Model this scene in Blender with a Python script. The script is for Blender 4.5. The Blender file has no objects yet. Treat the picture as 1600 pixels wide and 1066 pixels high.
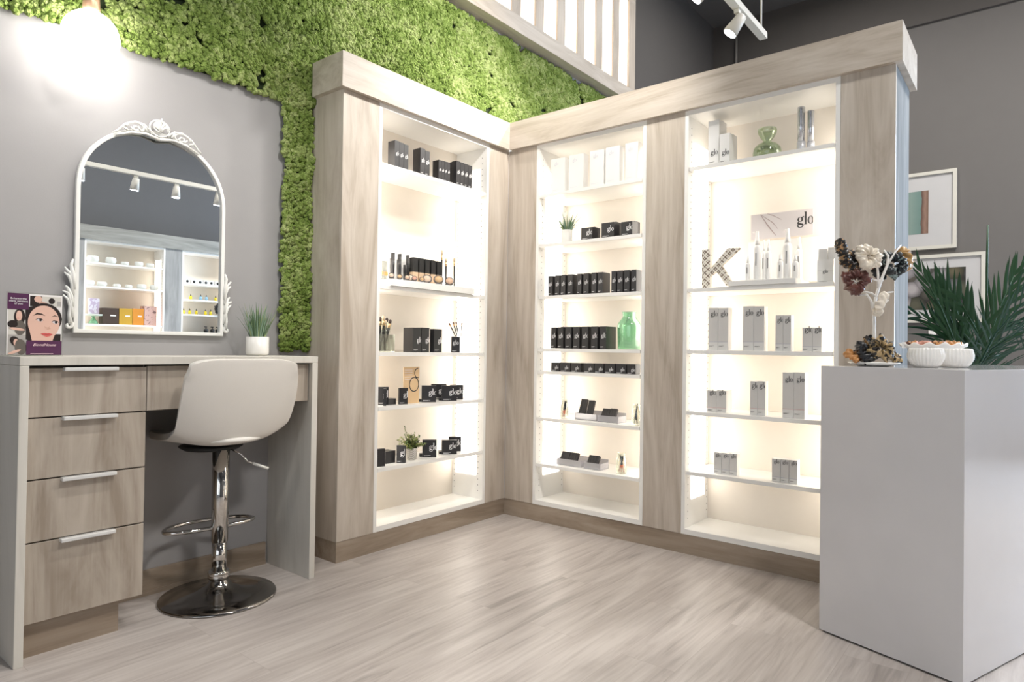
import bpy, bmesh, math, random
from mathutils import Vector, Matrix, noise
random.seed(7)
S = bpy.context.scene
COL = S.collection
PI = math.pi

# ------------------------------------------------------------------ camera
CAM = Vector((-1.0643, -2.6391, 0.9549)); YAW, PITCH, ROLL, FPX = -0.89247, 0.0111, 0.01374, 1022.08
_f = Vector((-math.sin(YAW)*math.cos(PITCH), math.cos(YAW)*math.cos(PITCH), math.sin(PITCH)))
_r0 = Vector((math.cos(YAW), math.sin(YAW), 0)); _u0 = _r0.cross(_f)
_r = math.cos(ROLL)*_r0 + math.sin(ROLL)*_u0; _u = -math.sin(ROLL)*_r0 + math.cos(ROLL)*_u0
cd = bpy.data.cameras.new('camera'); cam = bpy.data.objects.new('camera', cd); COL.objects.link(cam)
cd.sensor_width = 36; cd.lens = 36*FPX/1600; cd.clip_start = .02
m = Matrix.Identity(4)
for i in range(3):
    m[i][0] = _r[i]; m[i][1] = _u[i]; m[i][2] = -_f[i]; m[i][3] = CAM[i]
cam.matrix_world = m
S.camera = cam

def at(u, v, ax, val):
    """where the sight line of a photo point meets a real plane (axis = value)"""
    w = _f + _r*(u-800)/FPX - _u*(v-533)/FPX
    return CAM + w*((val-CAM[ax])/w[ax])
def far(u, v, t):
    w = _f + _r*(u-800)/FPX - _u*(v-533)/FPX
    return CAM + w*t

# ------------------------------------------------------------------ colour management, world, lights
S.view_settings.view_transform = 'Standard'; S.view_settings.look = 'None'
S.view_settings.exposure = 0.43; S.view_settings.gamma = 1; S.view_settings.use_curve_mapping = False
w = bpy.data.worlds.new('world'); S.world = w; w.use_nodes = True
w.node_tree.nodes['Background'].inputs[0].default_value = (.62, .74, 1, 1)
w.node_tree.nodes['Background'].inputs[1].default_value = .6
S.cycles.use_denoising = True
S.cycles.max_bounces = 8; S.cycles.diffuse_bounces = 5; S.cycles.glossy_bounces = 4
S.cycles.transparent_max_bounces = 12; S.cycles.transmission_bounces = 4
S.cycles.sample_clamp_indirect = 4; S.cycles.caustics_reflective = False; S.cycles.caustics_refractive = False

LED = 3.6          # side light panels in the cabinets
GLOBE = 15
WINDOW_W = 215     # daylight through the shop window
SPOT_W = 48

def area(name, loc, to, sx, sy, power, col):
    l = bpy.data.lights.new(name, 'AREA'); l.shape = 'RECTANGLE'; l.size = sx; l.size_y = sy
    l.energy = power; l.color = col
    o = bpy.data.objects.new(name, l); COL.objects.link(o); o.location = loc
    o.rotation_euler = (Vector(to)-Vector(loc)).to_track_quat('-Z', 'Y').to_euler()
    return o
# daylight arriving from the street through the two windows
area('daylight_east', (5.62, -4.2, 1.6), (1.2, -2.7, .9), 2.0, 2.6, WINDOW_W, (.58, .76, 1))
area('daylight_west', (-3.62, -3.2, 1.7), (1, -2.2, .9), 3.2, 2.4, 30, (.93, .96, 1))

# ------------------------------------------------------------------ materials
MATS = {}
def nodes(name):
    m = bpy.data.materials.new(name); m.use_nodes = True
    nt = m.node_tree; b = nt.nodes['Principled BSDF']
    return m, nt, b
def plain(name, col, rough=.5, metal=0, spec=.5, coat=0, bump=0, bscale=60):
    if name in MATS: return MATS[name]
    m, nt, b = nodes(name)
    b.inputs['Roughness'].default_value = rough
    b.inputs['Metallic'].default_value = metal; b.inputs['Specular IOR Level'].default_value = spec
    b.inputs['Coat Weight'].default_value = coat; b.inputs['Coat Roughness'].default_value = .05
    tc = nt.nodes.new('ShaderNodeTexCoord'); n = nt.nodes.new('ShaderNodeTexNoise')
    n.inputs['Scale'].default_value = 9; n.inputs['Detail'].default_value = 3
    nt.links.new(tc.outputs['Object'], n.inputs['Vector'])
    r = nt.nodes.new('ShaderNodeMapRange'); r.inputs[3].default_value = .965; r.inputs[4].default_value = 1.035
    nt.links.new(n.outputs['Fac'], r.inputs[0])
    mx = nt.nodes.new('ShaderNodeMix'); mx.data_type = 'RGBA'; mx.blend_type = 'MULTIPLY'; mx.inputs[0].default_value = 1
    mx.inputs[6].default_value = (*col, 1); nt.links.new(r.outputs[0], mx.inputs[7])
    nt.links.new(mx.outputs[2], b.inputs['Base Color'])
    if bump:
        n2 = nt.nodes.new('ShaderNodeTexNoise'); n2.inputs['Scale'].default_value = bscale; n2.inputs['Detail'].default_value = 4
        nt.links.new(tc.outputs['Object'], n2.inputs['Vector'])
        bp = nt.nodes.new('ShaderNodeBump'); bp.inputs['Strength'].default_value = bump; bp.inputs['Distance'].default_value = .004
        nt.links.new(n2.outputs['Fac'], bp.inputs['Height']); nt.links.new(bp.outputs[0], b.inputs['Normal'])
    MATS[name] = m; return m
def emit(name, col, s):
    m, nt, b = nodes(name); b.inputs['Base Color'].default_value = (*col, 1)
    b.inputs['Emission Color'].default_value = (*col, 1); b.inputs['Emission Strength'].default_value = s
    MATS[name] = m; return m
def wood(name, grain, c0, c1, c2, rough=.45, seed=0, warp=1.0):
    """grain: axis along which the fibres run"""
    m, nt, b = nodes(name); N = nt.nodes.new; L = nt.links.new
    tc = N('ShaderNodeTexCoord'); mp = N('ShaderNodeMapping'); L(tc.outputs['Object'], mp.inputs[0])
    sc = [7, 7, 7]; sc[grain] = 1.0
    mp.inputs['Scale'].default_value = sc; mp.inputs['Location'].default_value = (seed, seed*1.7, seed*.3)
    n1 = N('ShaderNodeTexNoise'); n1.inputs['Scale'].default_value = 1.1; n1.inputs['Detail'].default_value = 5
    n1.inputs['Distortion'].default_value = 1.7*warp; n1.inputs['Roughness'].default_value = .6; L(mp.outputs[0], n1.inputs['Vector'])
    mp2 = N('ShaderNodeMapping'); L(tc.outputs['Object'], mp2.inputs[0]); s2 = [120, 120, 120]; s2[grain] = 4
    mp2.inputs['Scale'].default_value = s2
    n2 = N('ShaderNodeTexNoise'); n2.inputs['Scale'].default_value = 1; n2.inputs['Detail'].default_value = 3; L(mp2.outputs[0], n2.inputs['Vector'])
    ad = N('ShaderNodeMath'); ad.operation = 'MULTIPLY_ADD'; ad.inputs[1].default_value = .22; L(n2.outputs['Fac'], ad.inputs[0]); L(n1.outputs['Fac'], ad.inputs[2])
    cr = N('ShaderNodeValToRGB'); L(ad.outputs[0], cr.inputs[0])
    e = cr.color_ramp.elements; e[0].position = .42; e[0].color = (*c0, 1); e[1].position = .78; e[1].color = (*c2, 1)
    k = e.new(.58); k.color = (*c1, 1)
    L(cr.outputs[0], b.inputs['Base Color']); b.inputs['Roughness'].default_value = rough
    bp = N('ShaderNodeBump'); bp.inputs['Strength'].default_value = .08; bp.inputs['Distance'].default_value = .002
    L(n2.outputs['Fac'], bp.inputs['Height']); L(bp.outputs[0], b.inputs['Normal'])
    MATS[name] = m; return m
def glass(name, tint, gloss=.5, rough=.02, dens=0):
    """thin clear glass or acrylic: tinted see-through plus a fresnel reflection"""
    m = bpy.data.materials.new(name); m.use_nodes = True; nt = m.node_tree; nt.nodes.clear(); N = nt.nodes.new; L = nt.links.new
    o = N('ShaderNodeOutputMaterial'); t = N('ShaderNodeBsdfTransparent'); t.inputs[0].default_value = (*tint, 1)
    g = N('ShaderNodeBsdfGlossy'); g.inputs['Roughness'].default_value = rough; g.inputs[0].default_value = (.95, .97, .95, 1)
    lw = N('ShaderNodeLayerWeight'); lw.inputs[0].default_value = gloss
    mr = N('ShaderNodeMapRange'); L(lw.outputs['Fresnel'], mr.inputs[0]); mr.inputs[3].default_value = 0.0; mr.inputs[4].default_value = .6
    mx = N('ShaderNodeMixShader'); L(mr.outputs[0], mx.inputs[0]); L(t.outputs[0], mx.inputs[1]); L(g.outputs[0], mx.inputs[2])
    last = mx
    if dens:
        d = N('ShaderNodeBsdfDiffuse'); d.inputs[0].default_value = (*[min(1, c*.9) for c in tint], 1)
        m2 = N('ShaderNodeMixShader'); m2.inputs[0].default_value = dens; L(mx.outputs[0], m2.inputs[1]); L(d.outputs[0], m2.inputs[2]); last = m2
    L(last.outputs[0], o.inputs[0]); MATS[name] = m; return m

W0, W1, W2 = (.385, .325, .262), (.49, .428, .36), (.585, .525, .457)
wood('wood_v', 2, W0, W1, W2, seed=1)
wood('wood_v_desk', 2, (.29, .24, .19), (.385, .332, .275), (.455, .40, .34), seed=4)
wood('wood_x', 0, W0, W1, W2, seed=2)
wood('wood_y', 1, W0, W1, W2, seed=3)
wood('kick_x', 0, (.235, .18, .13), (.31, .245, .185), (.385, .315, .245), seed=5)
wood('kick_y', 1, (.235, .18, .13), (.31, .245, .185), (.385, .315, .245), seed=6)
wood('slat_wood', 2, (.36, .30, .235), (.47, .40, .33), (.56, .49, .41), seed=7)
wood('grey_wood_v', 2, (.22, .22, .215), (.30, .30, .295), (.38, .38, .375), seed=8)
wood('end_wood_daylight', 2, (.20, .215, .225), (.26, .275, .285), (.33, .345, .355), rough=.9, seed=11).node_tree.nodes['Principled BSDF'].inputs['Specular IOR Level'].default_value = .05  # end panel wood darkened and blued, daylight sheen put into the colour
wood('desk_laminate', 2, (.56, .535, .48), (.62, .595, .54), (.66, .635, .58), rough=.4, seed=9, warp=1)
M_wall = plain('wall_grey', (.355, .348, .35), .85, bump=.05, bscale=200)
M_wall2 = plain('wall_taupe', (.140, .132, .127), .85, bump=.05, bscale=200)
M_dark = plain('dark_wall', (.085, .077, .072), .8)
M_ceil = plain('dark_ceiling', (.10, .095, .092), .9)
M_white = plain('white_melamine', (.80, .775, .73), .35)
M_shelfw = plain('white_edge', (.86, .85, .82), .3)
M_inner = plain('cream_back', (.78, .72, .64), .5)
M_frame = plain('white_frame', (.82, .82, .79), .3)
M_chrome = plain('chrome', (.62, .60, .57), .08, 1)
M_chrome_d = plain('dark_chrome', (.30, .285, .27), .13, 1)
M_alu = plain('aluminium', (.66, .66, .65), .35, .1)
M_black = plain('black_carton', (.022, .021, .023), .38)
M_blackm = plain('black_matte', (.012, .012, .012), .6)
M_grey = plain('grey_carton', (.60, .585, .565), .4)
M_wcart = plain('white_carton', (.82, .81, .79), .4)
M_silver = plain('silver_tube', (.62, .63, .66), .22, .75, bump=.6, bscale=35)
M_ink = plain('dark_ink', (.05, .047, .045), .6)
M_inkw = plain('white_ink', (.85, .85, .85), .6)
M_inkg = plain('grey_ink', (.30, .29, .28), .6)
M_leather = plain('white_leather', (.72, .69, .64), .42, bump=.06, bscale=260)
M_ceramic = plain('white_ceramic', (.82, .80, .76), .25)
M_track = plain('track_white', (.62, .60, .55), .4)
M_counter = plain('glossy_counter', (.67, .655, .66), .12, coat=.6)
M_green1 = plain('leaf_green', (.13, .22, .11), .5)
M_green2 = plain('leaf_bluegreen', (.22, .34, .24), .5)
M_green3 = plain('leaf_yellow', (.40, .48, .20), .5)
M_palm = plain('palm_green', (.014, .052, .018), .5, spec=.3)
M_palm2 = plain('palm_blue', (.016, .055, .033), .5, spec=.3)
M_brown = plain('stem_brown', (.16, .11, .06), .6)
G_clear = glass('clear_glass', (.97, .98, .96), .4)
G_acryl = glass('frosted_acrylic', (.93, .92, .95), .5, .1, dens=.28)
G_green = glass('green_glass', (.48, .86, .60), .5)
G_olive = glass('olive_glass', (.66, .80, .60), .5)
G_green.diffuse_color = (.4, .8, .5, 1)

def floor_mat():
    m, nt, b = nodes('plank_floor'); N = nt.nodes.new; L = nt.links.new
    tc = N('ShaderNodeTexCoord')
    br = N('ShaderNodeTexBrick'); L(tc.outputs['Object'], br.inputs['Vector'])
    br.inputs['Scale'].default_value = 1; br.inputs['Brick Width'].default_value = 1.22; br.inputs['Row Height'].default_value = .18
    br.inputs['Mortar Size'].default_value = .0006; br.inputs['Mortar Smooth'].default_value = .3; br.offset = .37
    br.inputs['Color1'].default_value = (.0, .0, .0, 1); br.inputs['Color2'].default_value = (1, 1, 1, 1)
    br.inputs['Mortar'].default_value = (.3, .3, .3, 1)
    mp = N('ShaderNodeMapping'); L(tc.outputs['Object'], mp.inputs[0]); mp.inputs['Scale'].default_value = (1.3, 13, 1)
    off = N('ShaderNodeVectorMath'); off.operation = 'MULTIPLY_ADD'; off.inputs[1].default_value = (7, 3, 0)
    L(br.outputs['Color'], off.inputs[0]); L(mp.outputs[0], off.inputs[2])
    n1 = N('ShaderNodeTexNoise'); n1.inputs['Scale'].default_value = 1.2; n1.inputs['Detail'].default_value = 6; n1.inputs['Roughness'].default_value = .62
    n1.inputs['Distortion'].default_value = .9; L(off.outputs[0], n1.inputs['Vector'])
    mp2 = N('ShaderNodeMapping'); L(tc.outputs['Object'], mp2.inputs[0]); mp2.inputs['Scale'].default_value = (4, 85, 1)
    n2 = N('ShaderNodeTexNoise'); n2.inputs['Scale'].default_value = 1; n2.inputs['Detail'].default_value = 3; L(mp2.outputs[0], n2.inputs['Vector'])
    ad = N('ShaderNodeMath'); ad.operation = 'MULTIPLY_ADD'; ad.inputs[1].default_value = .38; L(n2.outputs['Fac'], ad.inputs[0]); L(n1.outputs['Fac'], ad.inputs[2])
    ad2 = N('ShaderNodeMath'); ad2.operation = 'MULTIPLY_ADD'; ad2.inputs[1].default_value = .07; L(br.outputs['Color'], ad2.inputs[0]); L(ad.outputs[0], ad2.inputs[2])
    cr = N('ShaderNodeValToRGB'); L(ad2.outputs[0], cr.inputs[0]); e = cr.color_ramp.elements
    e[0].position = .48; e[0].color = (.31, .275, .255, 1); e[1].position = .90; e[1].color = (.57, .525, .495, 1)
    k = e.new(.66); k.color = (.45, .405, .38, 1)
    mx = N('ShaderNodeMix'); mx.data_type = 'RGBA'; L(br.outputs['Fac'], mx.inputs[0]); L(cr.outputs[0], mx.inputs[6]); mx.inputs[7].default_value = (.36, .315, .285, 1)
    L(mx.outputs[2], b.inputs['Base Color']); b.inputs['Roughness'].default_value = .38
    bp = N('ShaderNodeBump'); bp.inputs['Strength'].default_value = .15; bp.inputs['Distance'].default_value = .001
    L(n2.outputs['Fac'], bp.inputs['Height']); L(bp.outputs[0], b.inputs['Normal'])
    return m
M_floor = floor_mat()

def moss_mat():
    m, nt, b = nodes('moss'); N = nt.nodes.new; L = nt.links.new
    tc = N('ShaderNodeTexCoord')
    n1 = N('ShaderNodeTexNoise'); n1.inputs['Scale'].default_value = 5; n1.inputs['Detail'].default_value = 3; L(tc.outputs['Object'], n1.inputs['Vector'])
    v = N('ShaderNodeTexVoronoi'); v.inputs['Scale'].default_value = 45; L(tc.outputs['Object'], v.inputs['Vector'])
    sp = N('ShaderNodeSeparateColor'); L(v.outputs['Color'], sp.inputs[0])
    ad = N('ShaderNodeMath'); ad.operation = 'MULTIPLY_ADD'; ad.inputs[1].default_value = .35; L(sp.outputs[0], ad.inputs[0]); L(n1.outputs['Fac'], ad.inputs[2])
    cr = N('ShaderNodeValToRGB'); L(ad.outputs[0], cr.inputs[0]); e = cr.color_ramp.elements
    e[0].position = .35; e[0].color = (.12, .19, .035, 1); e[1].position = .95; e[1].color = (.50, .58, .24, 1)
    k = e.new(.65); k.color = (.27, .37, .095, 1)
    L(cr.outputs[0], b.inputs['Base Color']); b.inputs['Roughness'].default_value = .9; b.inputs['Specular IOR Level'].default_value = .1
    v2 = N('ShaderNodeTexVoronoi'); v2.inputs['Scale'].default_value = 150; L(tc.outputs['Object'], v2.inputs['Vector'])
    n3 = N('ShaderNodeTexNoise'); n3.inputs['Scale'].default_value = 260; n3.inputs['Detail'].default_value = 4; L(tc.outputs['Object'], n3.inputs['Vector'])
    a3 = N('ShaderNodeMath'); a3.operation = 'SUBTRACT'; L(n3.outputs['Fac'], a3.inputs[0]); L(v2.outputs['Distance'], a3.inputs[1])
    bp = N('ShaderNodeBump'); bp.inputs['Strength'].default_value = 1; bp.inputs['Distance'].default_value = .006
    L(a3.outputs[0], bp.inputs['Height']); L(bp.outputs[0], b.inputs['Normal'])
    return m
M_moss = moss_mat()

def spotted(name, base, spot, scale, thr, rough=.7):
    m, nt, b = nodes(name); N = nt.nodes.new; L = nt.links.new
    tc = N('ShaderNodeTexCoord'); v = N('ShaderNodeTexNoise'); v.inputs['Scale'].default_value = scale; v.inputs['Detail'].default_value = 1.5; v.inputs['Distortion'].default_value = .6
    L(tc.outputs['Object'], v.inputs['Vector'])
    cr = N('ShaderNodeValToRGB'); L(v.outputs['Fac'], cr.inputs[0]); cr.color_ramp.interpolation = 'CONSTANT'
    e = cr.color_ramp.elements; e[0].color = (*base, 1); e[1].position = thr; e[1].color = (*spot, 1)
    L(cr.outputs[0], b.inputs['Base Color']); b.inputs['Roughness'].default_value = rough
    MATS[name] = m; return m
M_leo = spotted('leopard_satin', (.42, .30, .15), (.015, .012, .01), 60, .50, .4)
M_leod = spotted('dark_leopard_satin', (.015, .012, .01), (.35, .20, .08), 60, .56, .4)
M_bflor = spotted('black_floral_satin', (.012, .016, .018), (.20, .26, .25), 75, .60, .4)
M_bred = spotted('black_rose_satin', (.012, .012, .012), (.40, .13, .10), 55, .60, .4)
M_choc = plain('chocolate_satin', (.125, .045, .035), .33)
M_cream = plain('cream_satin', (.82, .74, .62), .4)
M_gold = plain('gold_satin', (.45, .27, .10), .35)
M_ochre = plain('ochre_satin', (.52, .24, .074), .35)
M_blacks = plain('black_satin', (.012, .013, .016), .3)

# ------------------------------------------------------------------ mesh builder
class MB:
    def __init__(s): s.v = []; s.f = []; s.mi = []; s.cur = 0; s.sm = []
    def mat(s, i): s.cur = i; return s
    def add(s, vs, fs, smooth=False):
        o = len(s.v); s.v += [Vector(x) for x in vs]; s.f += [tuple(i+o for i in f) for f in fs]
        s.mi += [s.cur]*len(fs); s.sm += [smooth]*len(fs); return s
    def box(s, a, b):
        x0, y0, z0 = [min(p, q) for p, q in zip(a, b)]; x1, y1, z1 = [max(p, q) for p, q in zip(a, b)]
        return s.add([(x0,y0,z0),(x1,y0,z0),(x1,y1,z0),(x0,y1,z0),(x0,y0,z1),(x1,y0,z1),(x1,y1,z1),(x0,y1,z1)],
                     [(0,3,2,1),(4,5,6,7),(0,1,5,4),(1,2,6,5),(2,3,7,6),(3,0,4,7)])
    def lathe(s, prof, n=32, c=(0,0,0), smooth=True, sx=1, sy=1, rib=0, nr=0):
        vs, fs = [], []
        for r, z in prof:
            for k in range(n):
                a = 2*PI*k/n; q = r*(1+(rib*math.cos(nr*a+z*18) if nr else 0))
                vs.append((c[0]+q*math.cos(a)*sx, c[1]+q*math.sin(a)*sy, c[2]+z))
        for i in range(len(prof)-1):
            for k in range(n):
                k2 = (k+1) % n
                fs.append((i*n+k, i*n+k2, (i+1)*n+k2, (i+1)*n+k))
        if prof[0][0] > 1e-5: fs.append(tuple(range(n-1, -1, -1)))
        if prof[-1][0] > 1e-5: fs.append(tuple((len(prof)-1)*n+k for k in range(n)))
        return s.add(vs, fs, smooth)
    def tube(s, pts, r, n=8, closed=False, cap=True, flat=1.0):
        pts = [Vector(p) for p in pts]; m = len(pts)
        rs = r if isinstance(r, (list, tuple)) else [r]*m
        vs, fs = [], []; up = None
        for i, p in enumerate(pts):
            t = (pts[(i+1) % m]-pts[i-1]) if closed else (pts[min(i+1, m-1)]-pts[max(i-1, 0)])
            t.normalize()
            if up is None: up = Vector((0, 0, 1)) if abs(t.z) < .9 else Vector((1, 0, 0))
            a = t.cross(up)
            if a.length < 1e-4: a = t.orthogonal()
            a.normalize(); b2 = a.cross(t).normalized(); up = b2
            for k in range(n):
                an = 2*PI*k/n
                vs.append(p + a*rs[i]*math.cos(an) + b2*rs[i]*flat*math.sin(an))
        e = m if closed else m-1
        for i in range(e):
            j = (i+1) % m
            for k in range(n):
                k2 = (k+1) % n
                fs.append((i*n+k, j*n+k, j*n+k2, i*n+k2))
        if cap and not closed:
            fs.append(tuple(range(n))); fs.append(tuple((m-1)*n+k for k in range(n-1, -1, -1)))
        return s.add(vs, fs, True)
    def cyl(s, p, q, r, n=16, r2=None): return s.tube([p, q], [r, r if r2 is None else r2], n)
    def prism(s, poly, y0, y1, smooth=False):
        """polygon in xz extruded along y"""
        n = len(poly)
        vs = [(x, y0, z) for x, z in poly] + [(x, y1, z) for x, z in poly]
        return s.add(vs, [tuple(range(n)), tuple(range(2*n-1, n-1, -1))] + [(i, i+n, (i+1) % n+n, (i+1) % n) for i in range(n)], smooth)
    def tf(s, M):
        s.v = [M @ x for x in s.v]; return s
    def build(s, name, mats, parent=None, loc=None, rotz=0, bevel=0, seg=2, local=False, sub=0, solid=0):
        me = bpy.data.meshes.new(name)
        o = bpy.data.objects.new(name, me); COL.objects.link(o)
        L = Vector(loc) if loc is not None else Vector((0, 0, 0))
        if parent is not None and not local: L0 = world_loc(parent); vs = [x-L0 for x in s.v]
        elif loc is not None and not local: vs = [x-L for x in s.v]
        else: vs = s.v
        me.from_pydata([tuple(x) for x in vs], [], s.f)
        mats = mats if isinstance(mats, (list, tuple)) else [mats]
        for m_ in mats: me.materials.append(MATS[m_] if isinstance(m_, str) else m_)
        me.polygons.foreach_set('material_index', s.mi); me.polygons.foreach_set('use_smooth', s.sm)
        me.update()
        bm = bmesh.new(); bm.from_mesh(me); bmesh.ops.recalc_face_normals(bm, faces=bm.faces)
        if bevel:
            bmesh.ops.bevel(bm, geom=[e for e in bm.edges if len(e.link_faces) == 2 and e.calc_face_angle(0) > .6], offset=bevel, segments=seg, affect='EDGES', profile=.6, clamp_overlap=True)
        bm.to_mesh(me); bm.free()
        if parent is not None: o.parent = parent
        elif loc is not None: o.location = L; o.rotation_euler = (0, 0, rotz)
        if solid:
            md = o.modifiers.new('solid', 'SOLIDIFY'); md.thickness = solid; md.offset = 0
        if sub:
            md = o.modifiers.new('sub', 'SUBSURF'); md.levels = sub; md.render_levels = sub
        return o
def world_loc(o):
    L = Vector(o.location)
    while o.parent: o = o.parent; L += Vector(o.location)
    return L
def tag(o, label, cat, group=None, kind=None):
    if label: o['label'] = label
    if cat: o['category'] = cat
    if group: o['group'] = group
    if kind: o['kind'] = kind
    return o
def thing(name, loc, label, cat, group=None, rotz=0):
    o = bpy.data.objects.new(name, None); COL.objects.link(o); o.location = loc; o.rotation_euler = (0, 0, rotz)
    o.empty_display_size = .05
    return tag(o, label, cat, group)
def struct(name, mb, m, **k):
    o = mb.build(name, m, **k); o['kind'] = 'structure'; return o
ORD = ['first', 'second', 'third', 'fourth', 'fifth', 'sixth', 'seventh', 'eighth', 'ninth']

# ------------------------------------------------------------------ the room
X0, X1, Y1 = -3.5, 5.5, -5.8
ZC = 4.3
struct('floor', MB().box((X0-.1, Y1-.1, -.05), (X1+.1, .1, 0)), M_floor)
struct('ceiling', MB().box((X0-.1, Y1-.1, ZC), (X1+.1, .1, ZC+.05)), M_ceil)
struct('wall_back', MB().box((X0-.1, 0, 0), (3.62, .1, ZC)), M_wall)
struct('wall_back', MB().box((3.62, 0, 0), (X1+.1, .1, ZC)), M_dark)
struct('wall_right', MB().box((X1, -3.15, 0), (X1+.1, 0, 3.79)), M_wall2)
struct('wall_right', MB().box((X1, Y1, 3.0), (X1+.1, -3.15, 3.79)), M_wall2)
struct('wall_right', MB().box((X1, Y1, 0), (X1+.1, -5.3, 3.0)), M_wall2)
struct('wall_right', MB().box((X1-.03, Y1, 3.79), (X1+.1, 0, ZC)), M_dark)
struct('wall_front', MB().box((X0-.1, Y1-.1, 0), (X1+.1, Y1, ZC)), plain('wall_slate', (.115, .115, .12), .8))
wl = MB().box((X0-.1, -1.4, 0), (X0, 0, ZC)).box((X0-.1, Y1, 0), (X0, -5.0, ZC)).box((X0-.1, -5, 3.0), (X0, -1.4, ZC)).box((X0-.1, -5, 0), (X0, -1.4, .4))
struct('wall_left', wl, M_wall)
def window(name, x, y0, y1, z0, z1):
    f = MB()
    for a, b in (((y0, z0), (y0+.05, z1)), ((y1-.05, z0), (y1, z1)), ((y0+.05, z0), (y1-.05, z0+.05)), ((y0+.05, z1-.05), (y1-.05, z1)), (((y0+y1)/2-.02, z0+.05), ((y0+y1)/2+.02, z1-.05))):
        f.box((x-.02, a[0], a[1]), (x+.03, b[0], b[1]))
    fo = struct(name, f, plain('window_frame', (.1, .1, .1), .4))
    g = MB().box((x+.002, y0+.05, z0+.05), (x+.008, y1-.05, z1-.05)).build('window_pane', G_clear, fo)
    return fo
window('window_1', X1+.02, -5.3, -3.15, 0.0, 3.0)
window('window_2', X0-.05, -5.0, -1.4, .4, 3.0)
struct('baseboard_back', MB().box((-.44, -.012, 0), (.50, 0, .095)).box((-.44, -.016, 0), (.50, 0, .018)), 'kick_x')
struct('baseboard_right', MB().box((X1-.012, -3.15, 0), (X1, 0, .1)), 'kick_y')

# ------------------------------------------------------------------ moss wall
MX1 = 3.60
def medge(x, z):
    """distance inside the moss outline, 0 or less outside"""
    wob = .010*noise.noise(Vector((x*14, z*14, 0)))+.006*noise.noise(Vector((x*50, z*50, 0)))
    if .70 < x < 2.19 and z < 2.13+.02: return -1
    if x > .697 and z < 2.15: return -1
    zc = 2.036+wob
    if z > zc: d = z-zc if x < .542+wob else max(z-zc, x-(.542+wob))
    else: d = x-(.542+wob)
    return min(d, MX1-x, 2.912-z, z-.925, 9 if z > 2.255 or x < .3 else .702-x)
def moss():
    import numpy as np
    rnd = random.Random(5); variants = []
    for k in range(10):
        bm = bmesh.new(); bmesh.ops.create_icosphere(bm, subdivisions=2, radius=1)
        vs = []
        for v in bm.verts:
            p = v.co; q = 1+.40*noise.noise(p*2.6+Vector((k*7, 0, 0)))+.34*noise.noise(p*5.5+Vector((0, k*5, 0)))
            vs.append(tuple(p*q))
        bm.verts.index_update(); fs = [tuple(v.index for v in f.verts) for f in bm.faces]
        variants.append((np.array(vs), np.array(fs))); bm.free()
    V, Fc = [], []; off = 0; st = .0142; j = 0; z = .93
    while z < 2.915:
        x = -1.15+(st/2 if j % 2 else 0)
        while x < MX1:
            xx, zz = x+rnd.uniform(-.006, .006), z+rnd.uniform(-.006, .006); x += st
            if medge(xx, zz) < .006: continue
            h = noise.noise(Vector((xx*7, zz*7, 2)))+.7*noise.noise(Vector((xx*22, zz*22, 8)))
            if h < (-.43 if xx < .45 else (-.62 if zz > 2.15 else -9)): continue
            r = .0108*rnd.uniform(.75, 1.3); v, f = variants[rnd.randrange(10)]
            a = rnd.uniform(0, 6.28); c_, s_ = math.cos(a), math.sin(a)
            M = np.array([[c_, 0, s_], [0, 1, 0], [-s_, 0, c_]])
            y = -.012-.013*(h+.5)-rnd.uniform(0, .007)
            V.append((v*r*np.array([1, 1.1, 1])) @ M.T+np.array([xx, y, zz])); Fc.append(f+off); off += len(v)
        z += st*.87; j += 1
    V = np.concatenate(V); Fc = np.concatenate(Fc); V[:, 1] = np.minimum(V[:, 1], -.0012)
    # backing sheet, painted near-black as the shade between clumps, cut to the same outline
    st = .02; idx = {}; bv, bf = [], []
    nx, nz = int((MX1+1.15)/st), int(2.0/st)
    for jj in range(nz+1):
        for i in range(nx+1):
            x, z = -1.15+i*st, .93+jj*st
            if medge(x, z) > .008: idx[(i, jj)] = len(bv); bv.append((x, -.003, z))
    for jj in range(nz):
        for i in range(nx):
            k = [idx.get(q) for q in ((i, jj), (i+1, jj), (i+1, jj+1), (i, jj+1))]
            if None not in k: bf.append([q+off for q in k])
    me = bpy.data.meshes.new('moss_panel')
    me.from_pydata(np.concatenate([V, np.array(bv)]).tolist(), [], Fc.tolist()+bf)
    me.materials.append(M_moss); me.materials.append(plain('moss_gap_shade', (.02, .035, .01), .9))
    mi = np.zeros(len(Fc)+len(bf), dtype=np.int32); mi[len(Fc):] = 1
    me.polygons.foreach_set('material_index', mi); me.polygons.foreach_set('use_smooth', np.ones(len(mi), dtype=bool)); me.update()
    o = bpy.data.objects.new('moss_panel', me); COL.objects.link(o); return o
tag(moss(), 'bright green preserved moss covering the wall above mirror and cabinets', 'moss', kind='stuff')

# ------------------------------------------------------------------ slatted light box above the moss
lb = thing('slatted_light_box', (2.2, -.06, 2.925), 'pale wooden slatted light box mounted above the moss', 'light box')
XB0, XB1 = .35, 3.60
MB().box((XB0, -.108, 2.925), (XB1, 0, 3.03)).build('bottom_rail', 'wood_x', lb, bevel=.001, seg=1)
MB().box((XB0, -.108, 3.72), (XB1, 0, 3.80)).build('top_rail', 'wood_x', lb)
MB().box((XB1-.10, -.108, 3.03), (XB1, 0, 3.72)).build('end_post', 'slat_wood', lb)
MB().box((XB0, -.092, 3.03), (XB1-.10, -.085, 3.72)).build('light_diffuser', emit('warm_diffuser', (1, .88, .76), 1.5), lb)
edges = [2.148, 2.39, 2.62, 2.855, 3.09, 3.33]
x = 3.345
while x > XB0:
    MB().box((x-.088, -.106, 3.03), (x, -.0925, 3.72)).build('slat', 'slat_wood', lb); x -= .2445

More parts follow.
